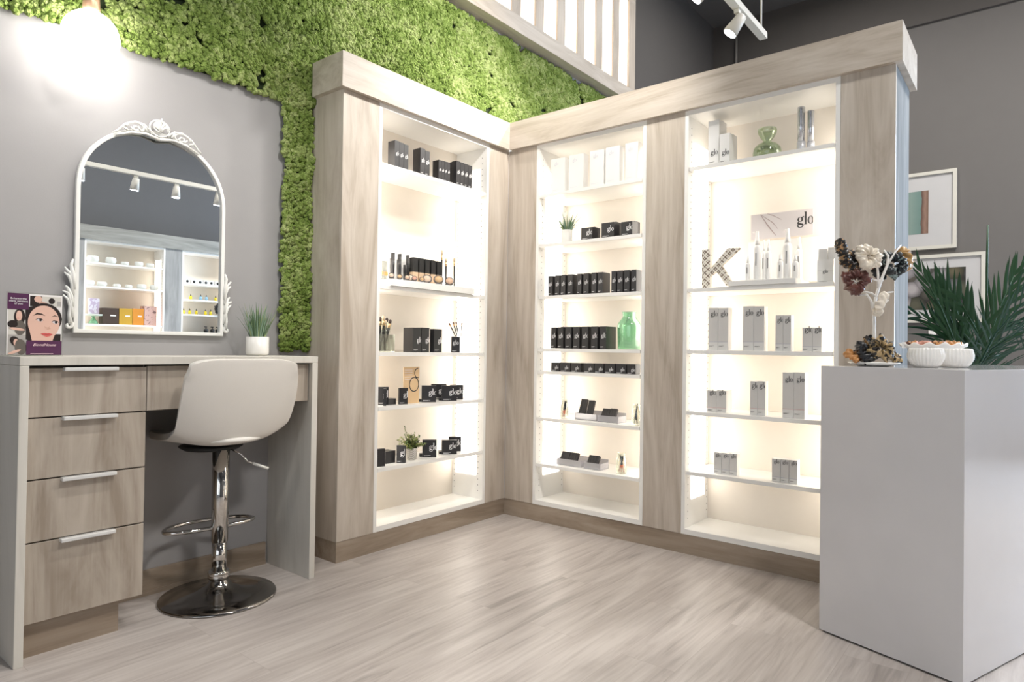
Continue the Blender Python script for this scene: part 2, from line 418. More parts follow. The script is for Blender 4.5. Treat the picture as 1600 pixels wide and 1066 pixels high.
# ------------------------------------------------------------------ cabinets
ZK, ZB, ZT, XC, YA = .0922, 2.092, 2.2474, 1.8552, -.245
Y0B, Y1B = YA, -2.199
led = emit('led_panel', (1, .935, .85), LED)
def cabinet(label, axis, s0, s1, front, depth, shelves, stiles, panel, sign=1, wv='wood_v', name='display_cabinet', glow=None, ledz=(.245, 1.955)):
    """open lit bay; axis 0: front faces -y and s runs along x; axis 1: front faces -x and s runs along -y; axis 2: front faces +y"""
    def P(s, d, z):
        if axis == 0: return (s, front+d, z)
        if axis == 1: return (front+d, -s, z)
        return (s, front-d, z)
    t = thing(name, P((s0+s1)/2, depth/2, 0), label, 'cabinet', 'lit display cabinets')
    e = .0005
    fr = MB(); T = .018
    fr.box(P(s0, 0, ZK), P(s0+T, depth, ZB)).box(P(s1-T, 0, ZK), P(s1, depth, ZB))
    fr.box(P(s0+T, 0, ZK), P(s1-T, depth, ZK+.024)).box(P(s0+T, 0, ZB-.022), P(s1-T, depth, ZB))
    fr.mat(1)
    z = .16
    while z < 2.03:
        for d in (.035, depth-.022):
            for sx, sg in ((s0+T, 1), (s1-T, -1)):
                fr.box(P(sx, d-.0024, z-.0024), P(sx+sg*.0006, d+.0024, z+.0024))
        z += .032
    fr.build('cabinet_frame', [M_shelfw, M_inkg], t)
    MB().box(P(s0+T, depth-.006, ZK+.024), P(s1-T, depth, ZB-.022)).build('back_panel', M_inner, t)
    for a, sg in ((s0+T, 1), (s1-T, -1)):
        MB().box(P(a+sg*e, panel[0], ledz[0]), P(a+sg*.004, panel[1], ledz[1])).build('light_panel', glow or led, t)
    for z in shelves:
        MB().box(P(s0+T+.0045, .002, z-.018), P(s1-T-.0045, depth-.007, z)).build('shelf', M_shelfw, t, bevel=.0008, seg=1)
    for a, b, nm in stiles:
        MB().box(P(a, 0, ZK), P(b, depth+.03, ZB)).build(nm, wv, t)
    return t
A_S = dict(A1=1.818, A2=1.243, A3=.928, A4=.672, A5=.386)
B_S = dict(S1=1.812, S2=1.535, S3=1.247, S4=.957, S5=.832, S6=.575, S7=.320)
T_S = dict(T1=1.822, T2=1.248, T3=.958, T4=.671, T5=.388)
cabinet('left lit display cabinet beside the white vanity desk, black cartons and a leafy plant inside', 0, .9018, 1.6819, YA, .238, list(A_S.values()), [], (.05, .205))
cabinet('middle lit display cabinet nearest the inner corner, with the green bottle vase', 1, .4474, 1.1235, XC, .28, list(B_S.values()), [], (.07, .225))
cabinet('right lit display cabinet behind the white counter, with the patterned letter K', 1, 1.3253, 2.0007, XC, .28, list(T_S.values()), [], (.07, .225))
def panel(name, a, b, m, label):
    o = MB().box(a, b).build(name, m, loc=((a[0]+b[0])/2, (a[1]+b[1])/2, min(a[2], b[2])), bevel=.0008, seg=1)
    return tag(o, label, 'wood panel')
t = thing('corner_pilaster', (.8, -.12, ZK), 'pale wood end pilaster left of the left cabinet, against the moss', 'wood panel')
MB().box((.6986, YA, ZK), (.9013, YA+.018, ZB)).build('front_panel', 'wood_v', t, bevel=.0008, seg=1)
MB().box((.6986, YA+.0185, ZK), (.7166, -.001, ZB)).build('end_panel', 'wood_v', t)
panel('filler_panel', (1.6824, YA, ZK), (XC-.0005, YA+.018, ZB), 'wood_v', 'pale wood filler panel on the left side of the inner corner')
panel('filler_panel', (XC, YA-.0005, ZK), (XC+.018, -.4469, ZB), 'wood_v', 'pale wood filler panel on the right side of the inner corner')
panel('filler_panel', (XC, -1.124, ZK), (XC+.018, -1.3248, ZB), 'wood_v', 'pale wood filler panel between the middle and right cabinets')
t = thing('end_pilaster', (2.0, -2.1, ZK), 'pale wood end pilaster of the right cabinet, behind the scrunchie tree', 'wood panel')
MB().box((XC, -2.0012, ZK), (XC+.018, Y1B, ZB)).build('front_panel', 'wood_v', t, bevel=.0008, seg=1)
MB().box((XC+.0185, Y1B+.018, ZK), (2.19, Y1B, ZB)).build('end_panel', 'end_wood_daylight', t, bevel=.0008, seg=1)
# cornice and plinth
P = .025
c = MB().box((.6986-P, YA-P, ZB), (XC-P, YA-P+.025, ZT)).box((.6986-P, YA, ZB), (.6986, -.045, ZT)).box((.6986, YA, ZB+.004), (XC, -.045, ZB+.02)).box((XC-P, YA-P+.025, ZB), (XC, YA-P+.05, ZB+.02))
tag(c.build('cornice', 'wood_x', loc=(1.2, YA, ZB)), 'deep pale wood cornice running over the left cabinet', 'cornice')
c = MB().box((XC-P, YA-P, ZB), (XC, Y1B-P, ZT)).box((XC, Y1B, ZB), (2.215, Y1B-P, ZT)).box((XC, YA-P, ZB+.004), (2.19, Y1B, ZB+.02)).box((2.19, YA-P, ZB+.004), (2.215, Y1B, ZT))
tag(c.build('cornice', 'wood_y', loc=(XC, -1.2, ZB)), 'long pale wood cornice over the middle and right cabinets', 'cornice')
k = MB().box((.700, YA+.003, 0), (XC+.003, YA+.018, ZK-.0005)).box((.700, YA+.018, 0), (.716, -.001, ZK-.0005))
tag(k.build('toe_kick', 'kick_x', loc=(1.2, YA, 0)), 'brown wood toe kick under the left cabinet', 'plinth')
k = MB().box((XC+.003, YA+.003, 0), (XC+.018, Y1B, ZK-.0005)).box((XC+.018, Y1B+.003, 0), (2.185, Y1B+.018, ZK-.0005))
tag(k.build('toe_kick', 'kick_y', loc=(XC, -1.2, 0)), 'brown wood toe kick under the middle and right cabinets', 'plinth')

# ------------------------------------------------------------------ lettering: a high-contrast serif g, l, o
def stroke(mb, pts, clip):
    """pts: (x, z, half-width x, half-width z)"""
    vs, fs = [], []
    for i, (x, z, wd) in enumerate(pts):
        a = pts[max(i-1, 0)]; b = pts[min(i+1, len(pts)-1)]
        t = Vector((b[0]-a[0], b[1]-a[1])); t.normalize()
        n = Vector((-t.y, t.x))*wd
        vs += [(min(x+n.x, clip), 0, z+n.y), (min(x-n.x, clip), 0, z-n.y)]
    for i in range(len(pts)-1):
        fs.append((2*i, 2*i+1, 2*i+3, 2*i+2))
    mb.add(vs, fs)
def ring(mb, cx, cz, rx, rz, thick, thin, clip, a0=0, a1=2*PI, n=20):
    pts = []
    for k in range(n+1):
        a = a0+(a1-a0)*k/n
        wd = (thin+(thick-thin)*abs(math.cos(a))**1.6)/2
        pts.append((cx+(rx-thick/2)*math.cos(a), cz+(rz-thin/2)*math.sin(a), wd))
    stroke(mb, pts, clip)
def glo(mb, x, z, h, clip=1e9, bold=1.0):
    """x-height h, lower left of the g bowl at x, baseline z"""
    k, n = .20*h*bold, .055*h*bold
    ring(mb, x+.36*h, z+.68*h, .34*h, .32*h, k, n, clip)
    stroke(mb, [(x+.58*h, z+.92*h, n), (x+.70*h, z+1.0*h, n), (x+.82*h, z+.98*h, n*1.4)], clip)
    stroke(mb, [(x+.20*h, z+.40*h, n), (x+.08*h, z+.28*h, n*1.6), (x+.12*h, z+.16*h, n*2.2), (x+.36*h, z+.10*h, k*.5), (x+.62*h, z+.04*h, k*.5), (x+.74*h, z-.10*h, n*1.6)], clip)
    ring(mb, x+.38*h, z-.14*h, .38*h, .24*h, n*2.6, n*1.3, clip, PI*.75, PI*2.2, 16)
    if x+.92*h < clip:
        r = min(x+.92*h+k, clip)
        mb.add([(x+.92*h, 0, z), (r, 0, z), (r, 0, z+1.62*h), (x+.92*h, 0, z+1.62*h)], [(0, 1, 2, 3)])
        mb.add([(x+.84*h, 0, z), (min(x+1.2*h, clip), 0, z), (min(x+1.2*h, clip), 0, z+n), (x+.84*h, 0, z+n)], [(0, 1, 2, 3)])
        mb.add([(x+.83*h, 0, z+1.57*h), (x+.93*h, 0, z+1.57*h), (x+.93*h, 0, z+1.62*h), (x+.83*h, 0, z+1.62*h)], [(0, 1, 2, 3)])
    if x+1.3*h < clip: ring(mb, x+1.62*h, z+.5*h, .38*h, .5*h, k, n, clip)
def lines(mb, x0, x1, z, hs, k=2):
    for i in range(k):
        e = x1 if i == 0 else x0+(x1-x0)*.7
        mb.add([(x0, 0, z-i*2*hs), (e, 0, z-i*2*hs), (e, 0, z-i*2*hs+hs), (x0, 0, z-i*2*hs+hs)], [(0, 1, 2, 3)])

# ------------------------------------------------------------------ cartons
def carton(loc, rotz, wd, dp, ht, kind, label, group, logo='clip', name='product_carton', lh=None, lz=None, accent=None, ink=None):
    mb = MB(); mb.box((-wd/2, 0, 0), (wd/2, dp, ht))
    body = {'black': M_black, 'grey': M_wcart, 'white': M_wcart}[kind]
    mats = [body]
    if kind == 'grey':
        mb.mat(1).add([(-wd/2+.0006, -.0004, ht*.20), (wd/2-.0006, -.0004, ht*.20), (wd/2-.0006, -.0004, ht-.0006), (-wd/2+.0006, -.0004, ht-.0006)], [(0, 1, 2, 3)])
        mb.mat(2).add([(-wd/2+.0006, -.0004, .0006), (wd/2-.0006, -.0004, .0006), (wd/2-.0006, -.0004, ht*.20), (-wd/2+.0006, -.0004, ht*.20)], [(0, 1, 2, 3)])
        mb.mat(3).add([(-wd/2+.0006, -.0008, ht*.195), (wd/2-.0006, -.0008, ht*.195), (wd/2-.0006, -.0008, ht*.195+.0012), (-wd/2+.0006, -.0008, ht*.195+.0012)], [(0, 1, 2, 3)])
        mats += [M_grey, plain('carton_foot', (.68, .67, .65), .4), accent or plain('lilac_line', (.30, .30, .42), .5)]
    o = mb.build(name, mats, loc=loc, rotz=rotz, bevel=0, local=True)
    tag(o, label, 'carton', group)
    if logo:
        g = MB(); h = lh or min(wd*.42, ht*.22)
        z = lz if lz is not None else (ht*.50 if kind == 'black' else ht*.80)
        if logo == 'clip': glo(g, -wd/2+wd*.26, z, h, wd/2-.0008)
        elif logo == 'right': glo(g, -wd/2+wd*.50, z-.1*ht, h, wd/2-.0008)
        else: glo(g, -h*.98, z, h)
        lines(g, -wd/2+wd*.1, -wd/2+wd*.6, ht*.10, .0011)
        g.tf(Matrix.Translation((0, -.0011, 0)))
        g.build('logo', ink or (M_inkw if kind == 'black' else M_ink), o, local=True)
    return o

class Bay:
    def __init__(s, axis, front, names): s.axis, s.front, s.names = axis, front, names
    def s_at(s, u, v, set_):
        p = at(u, v, 1 if s.axis == 0 else 0, s.front+set_); return (p.x if s.axis == 0 else -p.y), p.z
    def P(s, q, set_, z): return (q, s.front+set_, z) if s.axis == 0 else (s.front+set_, -q, z)
    @property
    def rot(s): return 0 if s.axis == 0 else -PI/2
    def carton(s, z, u0, u1, vt, vm, set_, dp, kind, label, group, **k):
        a, zt = s.s_at(u0, vt, set_); b, _ = s.s_at(u1, vt, set_)
        return carton(s.P((a+b)/2, set_, z+.0004), s.rot, (b-a)-.0012, dp, max(.012, zt-z), kind, label, group, **k)
    def row(s, z, us, vt0, vt1, set_, dp, kind, fmt, group, deep=1, **k):
        for i, (u0, u1) in enumerate(us):
            vt = vt0+(vt1-vt0)*(i/max(1, len(us)-1))
            s.carton(z, u0, u1, vt, 0, set_, dp, kind, fmt.format(ORD[i]), group, **k)
BA, BB = Bay(0, YA, A_S), Bay(1, XC, B_S)

def seq(u0, u1, n): return [(u0+(u1-u0)*i/n, u0+(u1-u0)*(i+1)/n) for i in range(n)]
# --- left cabinet, top shelf
z = A_S['A1']
BA.row(z, seq(617.1, 638.6, 3), 218.8, 225.2, .045, .05, 'black', '{} of three tall black cartons at the left of the top shelf, left cabinet', 'black cartons on the top shelf')
BA.row(z, seq(657, 671.8, 2), 230.8, 235.2, .025, .04, 'black', '{} of the front two black cartons in the second cluster, top shelf, left cabinet', 'black cartons on the top shelf')
for i, (u0, u1) in enumerate(seq(652.5, 667, 2)):
    BA.carton(z, u0, u1, 232.3+i*2, 0, .069, .034, 'black', 'black carton hidden behind the %s carton of the second cluster, top shelf' % ORD[i], 'black cartons on the top shelf')
BA.row(z, seq(685.6, 703.4, 4), 249.5, 253.2, .035, .045, 'black', '{} of four short black cartons in the third cluster, top shelf, left cabinet', 'black cartons on the top shelf')
BA.row(z, seq(713.2, 737.9, 4), 251, 257.9, .020, .035, 'black', '{} of four black cartons at the right end of the top shelf, left cabinet', 'black cartons on the top shelf')
for i, (u0, u1) in enumerate(seq(709, 731, 3)):
    BA.carton(z, u0, u1, 252.5+i*1.8, 0, .058, .034, 'black', 'black carton behind the %s carton at the right end of the top shelf' % ORD[i], 'black cartons on the top shelf')
# --- left cabinet, third shelf
z = A_S['A3']
for i, (u0, u1) in enumerate(((645.3, 658.5), (659, 671.2))):
    BA.carton(z, u0, u1, 512, 0, .035, .07, 'black', '%s tall black carton of the pair beside the wrapped brushes, left cabinet' % ('left', 'right')[i], 'tall black cartons on the third shelf', logo='right', lh=.017)
BA.carton(z, 678.2, 690.8, 514.2, 0, .03, .03, 'black', 'single tall black carton between the carton pair and the brush cup', None, logo='right', lh=.018)

# compacts: square carton standing on end, opened flat carton lying behind it
def compact(bay, z, u0, u1, vt, set_, label, group, dp=.016, rz=-.72, flat=False, logo='right'):
    """stands turned by rz; its width is measured across the line of sight"""
    p = at((u0+u1)/2, vt, 1 if bay.axis == 0 else 0, bay.front+set_); dep = (p-CAM).dot(_f)
    a = bay.rot+rz; fx = abs(Vector((math.cos(a), math.sin(a), 0)).dot(_r)); wd = (u1-u0)*dep/FPX/max(.5, fx)
    o = carton((p.x, p.y, z+.0004), a, wd, dp, p.z-z, 'black', label, group, logo=logo, name='compact_carton', lh=(p.z-z)*.24, lz=(p.z-z)*.52)
    if flat:
        MB().box((-wd/2-.014, dp+.001, 0), (wd/2-.018, dp+.045, .013)).build('lying_lid', M_black, o, local=True, bevel=.001, seg=1)
    return o
g = 'compact cartons on the fourth shelf'
z = A_S['A4']
compact(BA, z, 590.5, 607, 605, .075, 'black compact carton at the far left of the fourth shelf, turned inward', g)
compact(BA, z, 599.3, 603.5, 608, .03, 'thin black compact carton seen edge-on at the left of the fourth shelf', g, dp=.05, logo=None)
compact(BA, z, 624.5, 636.8, 606.5, .035, 'black compact carton just left of the gold sign card', g, rz=-.35, dp=.014)
BA.carton(z, 607, 619, 623.5, 0, .06, .05, 'black', 'flat black carton lying left of the gold sign card', g, logo=None)
compact(BA, z, 659.3, 681.3, 602.8, .045, 'black compact carton just right of the gold sign card', g, flat=True)
compact(BA, z, 674, 697.5, 600.5, .135, 'black compact carton standing behind, between two front ones', g, dp=.012)
compact(BA, z, 690.8, 713.7, 602.8, .030, 'black compact carton in front, second right of the gold sign card', g, flat=True)
compact(BA, z, 703.5, 724, 601.8, .075, 'rightmost black compact carton on the fourth shelf, near the light panel', g)
g = 'compact cartons on the fifth shelf'
z = A_S['A5']
compact(BA, z, 589.8, 601, 702, .03, 'black compact carton at the far left of the fifth shelf', g, rz=-.2, dp=.018, logo=None)
BA.carton(z, 602, 618, 706.5, 0, .065, .06, 'black', 'flat black carton lying left of the leafy plant', g, logo=None)
compact(BA, z, 619.5, 633, 696.5, .035, 'black compact carton angled against the pot of the leafy plant', g, rz=-1.1, dp=.016)
compact(BA, z, 660.5, 681.8, 687.5, .055, 'black compact carton just right of the leafy plant', g, flat=True)
compact(BA, z, 690.8, 713.9, 687.8, .045, 'black compact carton in front at the right of the fifth shelf', g, flat=True)
compact(BA, z, 701.5, 720.6, 682.8, .095, 'black compact carton behind at the right end of the fifth shelf', g)

# --- middle cabinet
z = B_S['S1']
for i, (u0, u1, vt) in enumerate(((861, 883, 250), (889, 912, 244), (921.6, 944, 237.3), (946.5, 968.5, 231.5), (977, 997.5, 224.8))):
    BB.carton(z, u0, u1, vt, 0, .03, .05, 'white', '%s white carton from the left on the top shelf, middle cabinet' % ORD[i], 'white cartons on the top shelf', logo='clip', lh=.013, lz=.155, ink=plain('faint_ink', (.62, .63, .68), .5))
z = B_S['S2']
g = 'cube cartons beside the grass plant'
for i, (u0, u1, vt, vb) in enumerate(((908, 925.5, 357, 0), (939.8, 959.5, 349.2, 0), (970.3, 988.2, 347.5, 0))):
    for j in range(2):
        BB.carton(z, u0+j*3.5, u1+j*3.7, vt-j*.2, 0, .012+j*.062, .058, 'black', '%s black cube carton in the %s cluster from the grass plant' % (('front', 'rear')[j], ORD[i]), g, logo='right' if j == 0 else None, lh=.018)
z = B_S['S3']
us = ((835+120/5.611, 835+160/5.611), (867, 874.4), (876, 883.6), (886.7, 894.8), (901.8, 908.6), (911.6, 919.8), (924.2, 932.2), (933.8, 942), (955.3, 962.6), (964.4, 973.3), (975, 983.8), (986.5, 994.6))
for i, (u0, u1) in enumerate(us):
    vt = 431.8+(421.8-431.8)*(u0-856)/(986-856)
    lab = ('%s black carton from the left in the row of eight, third shelf, middle cabinet' % ORD[i]) if i < 8 else ('%s of four black cartons at the right of the third shelf, middle cabinet' % ORD[i-8])
    BB.carton(z, u0, u1, vt, 0, .012, .075, 'black', lab, 'black cartons on the third shelf, middle cabinet', lh=.0125)
z = B_S['S4']
us = ((860.8, 868.8), (871.5, 880.3), (883.4, 893), (895.5, 905.6), (909, 919), (923.5, 933.8), (937.4, 947.4))
for i, (u0, u1) in enumerate(us):
    BB.carton(z, u0, u1, 511.3-(u0-860)*.012, 0, .012, .075 if i < 6 else .10, 'black', '%s black carton from the left, fourth shelf, beside the green bottle vase' % ORD[i], 'black cartons beside the green bottle vase', lh=.016)
z = B_S['S5']
us = ((860.8, 874), (875, 891), (892, 907.5), (912, 928), (928.8, 943.5), (944.6, 960.5), (962, 978.3), (979.7, 993.3))
for i, (u0, u1) in enumerate(us):
    BB.carton(z, u0, u1, 566.4+(u0-860)*.024, 0, .012, .05, 'black', '%s low black carton from the left on the narrow fifth shelf, middle cabinet' % ORD[i], 'low black cartons on the fifth shelf', logo='right', lh=.011, lz=.019)

# --- right cabinet
z = T_S['T1']
g = 'white cartons on the top shelf, right cabinet'
for (u0, u1, vt, st, lab) in ((1106.8, 1124, 190.2, .055, 'tall white carton in front, left end of the top shelf, right cabinet'), (1112, 1129, 192.5, .115, 'tall white carton behind the tall front one, top shelf, right cabinet'),
                              (1124.4, 1140.2, 210.5, .045, 'shorter white carton in front, left of the olive glass vase'), (1129.5, 1145.5, 212.5, .105, 'shorter white carton behind the short front one, top shelf')):
    BB.carton(z, u0, u1, vt, 0, st, .055, 'white', lab, g, lh=.017, lz=.055 if 'shorter' not in lab else .043)
z = T_S['T3']
g = 'grey cartons on the third shelf, right cabinet'
lil = plain('lilac_line', (.30, .30, .42), .5); pink = plain('pink_line', (.60, .22, .22), .5)
for i, (a, b, c_, vt, dp) in enumerate(((1107, 1122.4, 1138, 481.5, .05), (1161, 1178, 1194.5, 479, .05), (1211.6, 1223.7, 1236.5, 492.8, .04), (1253.6, 1269.4, 1284.3, 512, .055))):
    nm = ('first pair from the left', 'second and tallest pair', 'third, slimmer pair', 'short pair at the right end')[i]
    for j, (u0, u1) in enumerate(((a, b), (b, c_))):
        BB.carton(z, u0, u1, vt, 0, .035, dp, 'grey', '%s grey carton of the %s, third shelf, right cabinet' % (('left', 'right')[j], nm), g, lh=.0165 if i != 2 else .014, accent=lil)
z = T_S['T4']
g = 'grey cartons on the fourth shelf, right cabinet'
for i, (a, b, c_, vt, dp, st) in enumerate(((1105, 1120, 1135, 610, .07, .04), (1172, 1184, 1196, 596, .04, .03), (1222.7, 1240.4, 1258, 582.3, .05, .02))):
    nm = ('low pair at the left', 'slim middle pair', 'tall pair at the right')[i]
    for j, (u0, u1) in enumerate(((a, b), (b, c_))):
        BB.carton(z, u0, u1, vt, 0, st, dp, 'grey', '%s grey carton of the %s, fourth shelf, right cabinet' % (('left', 'right')[j], nm), g, lh=.0155, accent=pink)
z = T_S['T5']
g = 'grey cartons on the fifth shelf, right cabinet'
for i, (us, vt0, vt1, st) in enumerate((([(1115.7, 1127.5), (1127.9, 1139.5), (1140, 1151.7)], 706.8, 708.5, .05), ([(1206, 1219.3), (1219.6, 1232.8), (1233.2, 1246)], 716.5, 719, .04))):
    for j, (u0, u1) in enumerate(us):
        BB.carton(z, u0, u1, vt0+(vt1-vt0)*j/2, 0, st, .04, 'grey', '%s small grey carton of the %s trio, fifth shelf, right cabinet' % (('left', 'middle', 'right')[j], ('left', 'right')[i]), g, lh=.011, accent=lil)

# ------------------------------------------------------------------ brush / jar / tray / vase items
def lath(name, prof, m, loc, parent=None, n=28, **k):
    mb = MB().lathe(prof, n, **k)
    return mb.build(name, m, parent, loc=loc if parent is None else None, local=True)
def brush(mb3, p, q, wd=.004):
    """handle mesh, ferrule mesh, hair mesh"""
    p, q = Vector(p), Vector(q); d = q-p
    mb3[0].tube([p, p+d*.72], [wd*.6, wd], 8); mb3[1].tube([p+d*.72, p+d*.86], [wd, wd*1.1], 8); mb3[2].tube([p+d*.86, p+d*.95, q], [wd*1.1, wd*1.3, wd*.5], 8)
def brush_thing(p, q, label, group, wd=.004, hair=None, name='makeup_brush'):
    t = thing(name, p, label, 'makeup brush', group)
    a, b, c_ = MB(), MB(), MB(); brush((a, b, c_), p, q, wd)
    a.build('handle', M_blackm, t); b.build('ferrule', plain('brass', (.75, .52, .28), .3, .8), t); c_.build('bristles', hair or plain('bristle', (.72, .58, .40), .8), t)
    return t
# brush cup (third shelf, left cabinet)
z = A_S['A3']
s0, zt = BA.s_at(707.9, 526.2, .035); s1, _ = BA.s_at(722.9, 526.2, .035)
cw = .046; cup = carton(BA.P((s0+s1)/2, .05, z+.0004), -.75, cw, cw, zt-z, 'black', 'square black brush cup with white logo, right side of the third shelf', None, logo='mid', name='brush_cup', lh=cw*.33, lz=(zt-z)*.5)
cup['category'] = 'cup'
cx, cy = (s0+s1)/2, YA+.05+cw/2
for i, (ub, ut, vt) in enumerate(((712, 701.5, 505), (714.5, 708, 503.5), (716.5, 712.5, 503), (720.5, 722, 504.5))):
    b = at(ub, 526, 1, cy-.005+i*.004); tpt = at(ut, vt, 1, cy-.005+i*.004)
    brush_thing((b.x, b.y, b.z+.001), tuple(tpt), '%s makeup brush from the left standing in the black cup' % ORD[i], 'brushes in the black cup', .0035, plain('bristle_brown', (.20, .12, .08), .8))
# wrapped brushes in an acrylic holder
hl = at(599, 549, 1, YA+.06)
t = thing('acrylic_brush_holder', (.955, YA+.075, z), 'clear acrylic holder packed with wrapped brushes, left end of the third shelf', 'holder')
MB().box((.925, YA+.035, z+.0005), (1.045, YA+.115, z+.005)).box((.925, YA+.035, z+.005), (1.045, YA+.038, z+.085)).box((.925, YA+.112, z+.005), (1.045, YA+.115, z+.085)).box((1.042, YA+.038, z+.005), (1.045, YA+.112, z+.085)).build('holder_walls', G_clear, t)
for i in range(9):
    px = .938+.011*i; lean = (-.008, .012, -.016, .02, .004, .018, -.01, .022, .012)[i]; hh = (.165, .15, .19, .155, .17, .15, .175, .16, .168)[i]
    yy = YA+.055+.02*(i % 3)
    b = brush_thing((px, yy, z+.006), (min(px+lean*1.6, 1.06), yy, z+hh), '%s plastic-wrapped makeup brush from the left in the acrylic holder' % ORD[i], 'wrapped brushes in the acrylic holder', .0062, plain('bristle_black', (.06, .04, .035), .8) if i % 3 else plain('bristle', (.72, .58, .40), .8))
    MB().tube([(px, yy, z+.0062), (min(px+lean*1.6, 1.06), yy, z+hh*.9)], .0085, 6).build('plastic_sleeve', G_clear, b)

# tester riser on the second shelf, left cabinet
z = A_S['A2']
xa, _ = BA.s_at(612.5, 450, -.012); xb, _ = BA.s_at(741.5, 455, -.012)
zr = z+.036
t = thing('tester_riser', ((xa+xb)/2, YA+.09, z), 'glossy white tester riser with an upright back board on the second shelf, left cabinet', 'display riser')
MB().box((xa, YA-.012, z+.0005), (xb, YA+.16, z+.034)).build('platform', M_shelfw, t, bevel=.002)
MB().box((xa+.01, YA+.150, z+.0345), (xb-.15, YA+.156, z+.21)).build('back_board', M_shelfw, t)
zr = z+.0345
def bx(u, set_, v=430): return BA.s_at(u, v, set_)[0]
def small(name, parts, loc, label, cat, group=None):
    t = thing(name, loc, label, cat, group)
    for nm, mb, m in parts: mb.build(nm, m, t, local=True)
    return t
beige = plain('foundation', (.72, .52, .34), .35)
for i, (u, vt, r) in enumerate(((614, 395.3, 1), (624.5, 397, 1), (636.8, 399.3, .85))):
    X = bx(u, .12, vt); h = at(u, vt, 1, YA+.12).z-zr
    small('cosmetic_tube', [('tube', MB().tube([(0, 0, .018), (0, 0, h*.6), (0, 0, h)], [.0115*r, .0125*r, .013*r], 12, flat=.5), M_black), ('cap', MB().lathe([(.0095*r, 0), (.0095*r, .0175)], 16), M_blackm)],
          (X, YA+.12, zr), '%s black cosmetic tube from the left in the back row of the tester riser' % ORD[i], 'cosmetic tube', 'tubes on the tester riser')
for i, (u, vt, r) in enumerate(((613, 403.5, 1.1), (623.8, 405.7, 1.15), (632.8, 414.3, .9))):
    X = bx(u, .075, vt); h = at(u, vt, 1, YA+.075).z-zr
    small('cosmetic_tube', [('tube', MB().tube([(0, 0, .012), (0, 0, h*.6), (0, 0, h)], [.0105*r, .0125*r, .013*r], 12, flat=.5), M_black), ('cap', MB().lathe([(.0095*r, 0), (.0095*r, .0115)], 16), M_blackm)],
          (X, YA+.075, zr), '%s black cosmetic tube from the left in the front row of the tester riser' % ORD[i], 'cosmetic tube', 'tubes on the tester riser')
for i in range(5):
    u = 646.6+i*9.2; vt = 403+i*1.5
    X = bx(u, .10, vt); h = at(u, vt, 1, YA+.10).z-zr
    small('foundation_bottle', [('bottle', MB().box((-.0165, -.0165, 0), (.0165, .0165, h*.45)), beige), ('cap', MB().box((-.0155, -.0155, h*.455), (.0155, .0155, h)), M_blackm)],
          (X, YA+.10, zr), '%s black-capped beige foundation bottle from the left on the tester riser' % ORD[i], 'bottle', 'foundation bottles')
def pan(u, v, r, set_, label, grp, c_):
    """open round compact leaning back"""
    X = bx(u, set_, v)
    t = thing('powder_compact', (X, YA+set_, zr), label, 'compact', grp)
    R_ = Matrix.Translation((0, 0, r*math.cos(.45)+.0045)) @ Matrix.Rotation(-.72, 4, 'Z') @ Matrix.Rotation(math.radians(90-26), 4, 'X')
    MB().lathe([(r, -.009), (r*1.02, .0), (r*.80, .0015), (r*.80, -.002)], 28).tf(R_).build('case', plain('compact_case', (.13, .12, .12), .25, .6), t, local=True)
    MB().lathe([(r*.79, -.0015), (r*.79, .0005)], 28).tf(R_).build('powder', plain('powder_%d' % c_, ((.62, .42, .30), (.60, .40, .22), (.60, .34, .25), (.68, .52, .40))[c_], .8), t, local=True)
for i, (u, r, c_) in enumerate(((611.5, .0145, 3), (624.5, .0135, 1), (636.5, .0135, 0), (647.8, .0135, 2), (659.5, .0135, 1))):
    pan(u, 427, r, .012, '%s small open powder compact from the left along the riser front' % ORD[i], 'small powder compacts', c_)
for i, (u, r, c_, st) in enumerate(((641.3, .019, 3, .048), (667.5, .0245, 3, .04), (685.5, .0255, 1, .018), (702.5, .0245, 0, .022))):
    pan(u, 425, r, st, '%s large round powder compact from the left on the tester riser' % ORD[i], 'large powder compacts', c_)
for i, (u, v0, v1) in enumerate(((690.5, 390.5, 432), (697, 403.5, 430), (709.8, 402.5, 440))):
    b = at(u, v0, 1, YA+.085); brush_thing((bx(u, .085), YA+.085, zr), (b.x, YA+.085, b.z), '%s makeup brush standing at the right of the tester riser' % ('tallest', 'shortest', 'rightmost')[i], 'riser brushes', .0048)
s_, _ = BA.s_at(600, 430, .05)
t = thing('swatch_stand', (s_, YA+.05, z), 'small clear swatch stand with orange samples, left of the tester riser', 'display stand')
MB().box((s_-.018, YA+.045, z+.0005), (s_+.022, YA+.048, z+.12)).build('clear_panel', G_clear, t)
MB().box((s_-.016, YA+.043, z+.055), (s_-.008, YA+.0445, z+.07)).box((s_-.003, YA+.043, z+.052), (s_+.018, YA+.0445, z+.07)).build('orange_swatch', plain('orange_swatch', (.80, .42, .14), .6), t)
MB().box((s_-.018, YA+.03, z+.0005), (s_+.022, YA+.0445, z+.004)).build('base', M_blackm, t)

